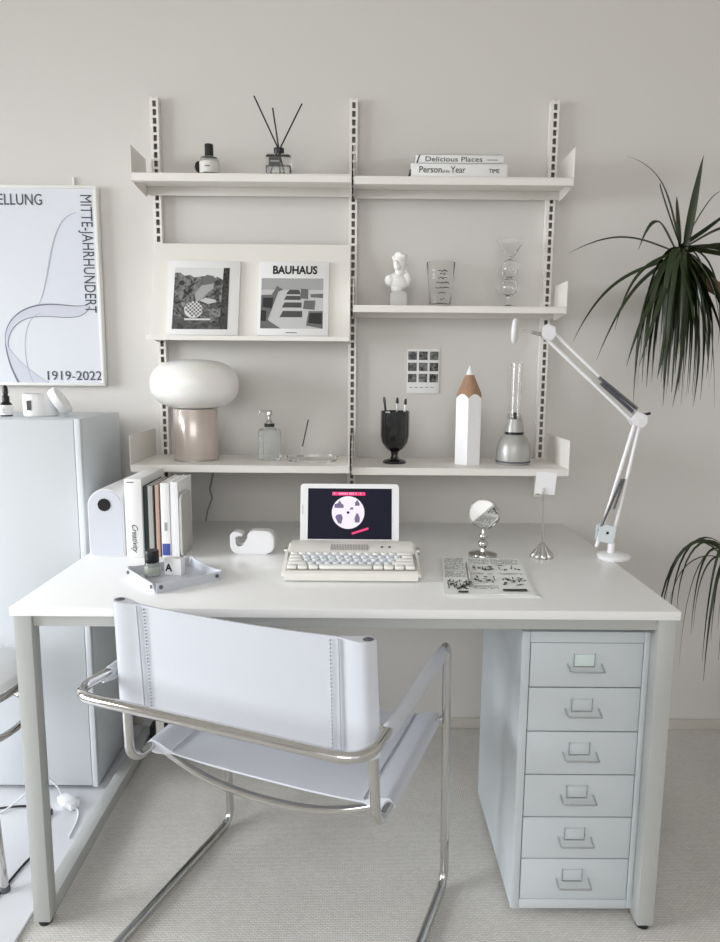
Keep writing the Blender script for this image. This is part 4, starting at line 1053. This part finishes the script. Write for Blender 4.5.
# ------------------------------------------------------------ stool
sx_, sy_ = -.965, -.655
st = thing('round_stool', 'white round stool on chrome legs left of the desk', 'stool', (sx_, sy_, .009))
B().lathe([(0, .462), (.166, .462), (.174, .466), (.175, .484), (.170, .490), (0, .491)], (sx_, sy_, 0), 64).build('seat', M_plastic, st, ang=60)
for zz, rad in ((.452, .168), (.36, .172)):
    B().tube([(sx_+rad*math.cos(2*PI*k/48), sy_+rad*math.sin(2*PI*k/48), zz) for k in range(48)], .0085, 10, closed=True).build('ring', M_chrome, st, ang=60)
for an in (-36, 46, 134, -134):
    a = math.radians(an); B().tube([(sx_+.162*math.cos(a), sy_+.162*math.sin(a), .461), (sx_+.214*math.cos(a), sy_+.214*math.sin(a), .012)], .0085, 12).build('leg', M_chrome, st, ang=60)
    B().lathe([(0, 0), (.011, 0), (.011, .012), (0, .013)], (sx_+.214*math.cos(a), sy_+.214*math.sin(a), .009), 12).build('foot_cap', M_ink2, st)

# cables on the mat
def smooth(pts, n=8):
    P = [Vector(q) for q in pts]; out = []
    for i in range(len(P)-1):
        p0, p1, p2, p3 = P[max(i-1, 0)], P[i], P[i+1], P[min(i+2, len(P)-1)]
        for k in range(n):
            t_ = k/n; out.append(.5*((2*p1)+(p2-p0)*t_+(2*p0-5*p1+4*p2-p3)*t_**2+(3*p1-p0-3*p2+p3)*t_**3))
    return out+[P[-1]]
o = B().tube(smooth([(-1.0, -.49, .012), (-.90, -.47, .012), (-.82, -.49, .012), (-.80, -.56, .012), (-.775, -.63, .012), (-.79, -.70, .012), (-.80, -.82, .012), (-.79, -.93, .012), (-.85, -1.0, .012)]), .0028, 8).build('power_cable', M_cordb)
props(o, 'thin black cable curving over the white floor mat', 'cable')
t = thing('power_adapter', 'white in-line power adapter with its cord on the floor mat', 'adapter', (-.775, -.46, .009))
B().box(-.034, .034, -.015, .015, 0, .022, .005, mtx=T(-.778, -.462, .0095) @ Matrix.Rotation(math.radians(-35), 4, 'Z')).build('housing', M_plastic, t)
B().tube(smooth([(-.80, -.445, .020), (-.825, -.43, .05), (-.86, -.43, .07), (-.90, -.46, .04), (-.95, -.50, .0125), (-1.02, -.52, .0125)]), .0028, 8).build('cord', M_cordw, t)
B().tube(smooth([(-.754, -.478, .018), (-.735, -.50, .013), (-.725, -.54, .0125), (-.72, -.60, .0125)]), .0028, 8).build('cord', M_cordw, t)

# ------------------------------------------------------------ plant
random.seed(11)
pl_ = thing('dracaena_plant', 'potted dracaena with long drooping green leaves at the right edge', 'plant', (1.36, -.34, 0))
c = (1.36, -.34, 0)
B().lathe([(0, 0), (.11, 0), (.12, .01), (.155, .27), (.155, .29), (.143, .29), (.140, .26), (0, .255)], c, 48).build('pot', M_pot, pl_)
B().lathe([(0, .262), (.139, .262)], c, 32).build('soil', M_soil, pl_)
H1 = Vector((.915, -.26, 1.555)); H2 = Vector((1.055, -.40, .70))
B().tube(smooth([(1.34, -.34, .25), (1.36, -.33, .8), (1.30, -.31, 1.15), (1.08, -.28, 1.40), (.95, -.262, 1.49), tuple(H1-Vector((0, 0, .01)))]), [.02]*16+[.018]*25, 12).build('stem', M_trunk, pl_)
B().tube(smooth([(1.38, -.36, .25), (1.34, -.38, .45), (1.20, -.38, .60), tuple(H2)]), .014, 12).build('stem', M_trunk, pl_)
def leaf(b, p0, p1, p2, p3, w_, n=14, tw=0.0):
    rings = []; prev = None
    for k in range(n+1):
        t_ = k/n; q = [Vector(x) for x in (p0, p1, p2, p3)]
        pos = q[0]*(1-t_)**3+q[1]*3*t_*(1-t_)**2+q[2]*3*t_*t_*(1-t_)+q[3]*t_**3
        tan = ((q[1]-q[0])*(1-t_)**2+(q[2]-q[1])*2*t_*(1-t_)+(q[3]-q[2])*t_*t_).normalized()
        side = tan.cross(Vector((0, 0, 1)))
        if side.length < .15: side = prev or Vector((1, 0, 0))
        side.normalize()
        if prev: side = (side*.4+prev*.6 if side.dot(prev) > 0 else -side*.4+prev*.6).normalized()
        prev = side; nn_ = side.cross(tan).normalized()
        sd = (side*math.cos(tw)+nn_*math.sin(tw))
        ww = w_*min(1, .55+t_*2.2)*(1-max(0, (t_-.35)/.65)**1.6)/2+.0004
        fold = tan.cross(sd)*ww*.35
        rings.append([b.bm.verts.new(pos+sd*ww+fold), b.bm.verts.new(pos), b.bm.verts.new(pos-sd*ww+fold)])
    for a, c_ in zip(rings, rings[1:]):
        b.bm.faces.new((a[0], a[1], c_[1], c_[0])); b.bm.faces.new((a[1], a[2], c_[2], c_[1]))
PXM = 1/350.0   # metres per picture pixel at the crown's distance, used once to lay out the crown about its own centre
b = B()
def L2(tip, mid, w_=.013, dy=0.0, tw=.6, ty=None):
    c0 = H1; P = lambda u, v, yy: Vector((c0.x+(u-684)*PXM, c0.y+yy, c0.z-(v-252)*(PXM if v > 252 else PXM*.86)))
    t3 = P(tip[0], tip[1], dy); m = P(mid[0], mid[1], dy*.6); st_ = c0+Vector((random.uniform(-.008, .008), random.uniform(-.008, .008), random.uniform(-.012, .008)))
    # cubic through the mid point
    p1 = st_+(m-st_)*.72; p2 = (m-(st_+t3)*.125-p1*.375)/.375
    leaf(b, st_, p1, p2, t3, w_*1.3, 16, tw)
for tip, mid, w_, dy in (((619, 157), (662, 192), .014, -.04), ((663, 178), (668, 200), .006, .03), ((683, 190), (682, 212), .008, .05), ((695, 153), (690, 200), .016, -.02), ((722, 186), (703, 208), .013, .03), ((726, 205), (704, 228), .012, -.05),
                         ((571, 258), (634, 240), .011, -.03), ((632, 257), (656, 226), .014, -.07), ((585, 340), (631, 277), .013, .02), ((617, 330), (645, 270), .009, -.05), ((613, 358), (650, 280), .015, .05), ((632, 364), (655, 300), .013, -.04),
                         ((640, 364), (664, 290), .014, -.07), ((655, 376), (670, 300), .015, -.09), ((670, 402), (682, 310), .015, -.10), ((688, 402), (692, 310), .017, -.11), ((710, 404), (700, 300), .015, -.10), ((711, 376), (704, 290), .016, -.06),
                         ((732, 350), (708, 280), .016, -.05), ((748, 330), (716, 272), .014, .04), ((765, 290), (722, 248), .013, .02), ((745, 262), (712, 248), .012, -.06), ((700, 384), (692, 300), .016, -.12), ((662, 372), (676, 300), .013, -.05),
                         ((682, 350), (680, 290), .016, -.14), ((694, 365), (690, 290), .016, -.14), ((672, 345), (676, 280), .014, -.13), ((706, 345), (698, 280), .014, -.13), ((722, 372), (706, 300), .014, -.09), ((780, 330), (740, 262), .013, -.03), ((770, 240), (725, 225), .012, .05)):
    L2(tip, mid, w_, dy)
for k in range(60):
    a = random.uniform(0, 2*PI); l = random.uniform(.22, .40); out = random.uniform(.02, .11)
    dv = Vector((math.cos(a), math.sin(a)*.9, 0)); st_ = H1+Vector((0, 0, random.uniform(-.05, .0)))
    e = st_+dv*out+Vector((0, 0, -l)); e.y = min(e.y, -.02)
    leaf(b, st_, st_+dv*out*.55+Vector((0, 0, .035)), st_+dv*out*1.1+Vector((0, 0, -l*.3)), e, random.uniform(.013, .020), 14, random.uniform(-.8, .8))
b.build('foliage', M_leaf, pl_, ang=60, normals=False)
b = B()
for k in range(30):
    a = random.uniform(0, 2*PI); l = random.uniform(.16, .40); out = random.uniform(.08, .24); dv = Vector((math.cos(a), math.sin(a)*.85, 0)); st_ = H2+Vector((0, 0, random.uniform(-.03, .02)))
    h_ = random.uniform(.04, .16); e = st_+dv*out+Vector((0, 0, -l*.9)); e.y = min(e.y, -.02)
    leaf(b, st_, st_+dv*out*.4+Vector((0, 0, h_)), st_+dv*out*1.05+Vector((0, 0, h_*.6)), e, random.uniform(.006, .011), 14, random.uniform(-.8, .8))
b.build('foliage', M_leaf, pl_, ang=60, normals=False)
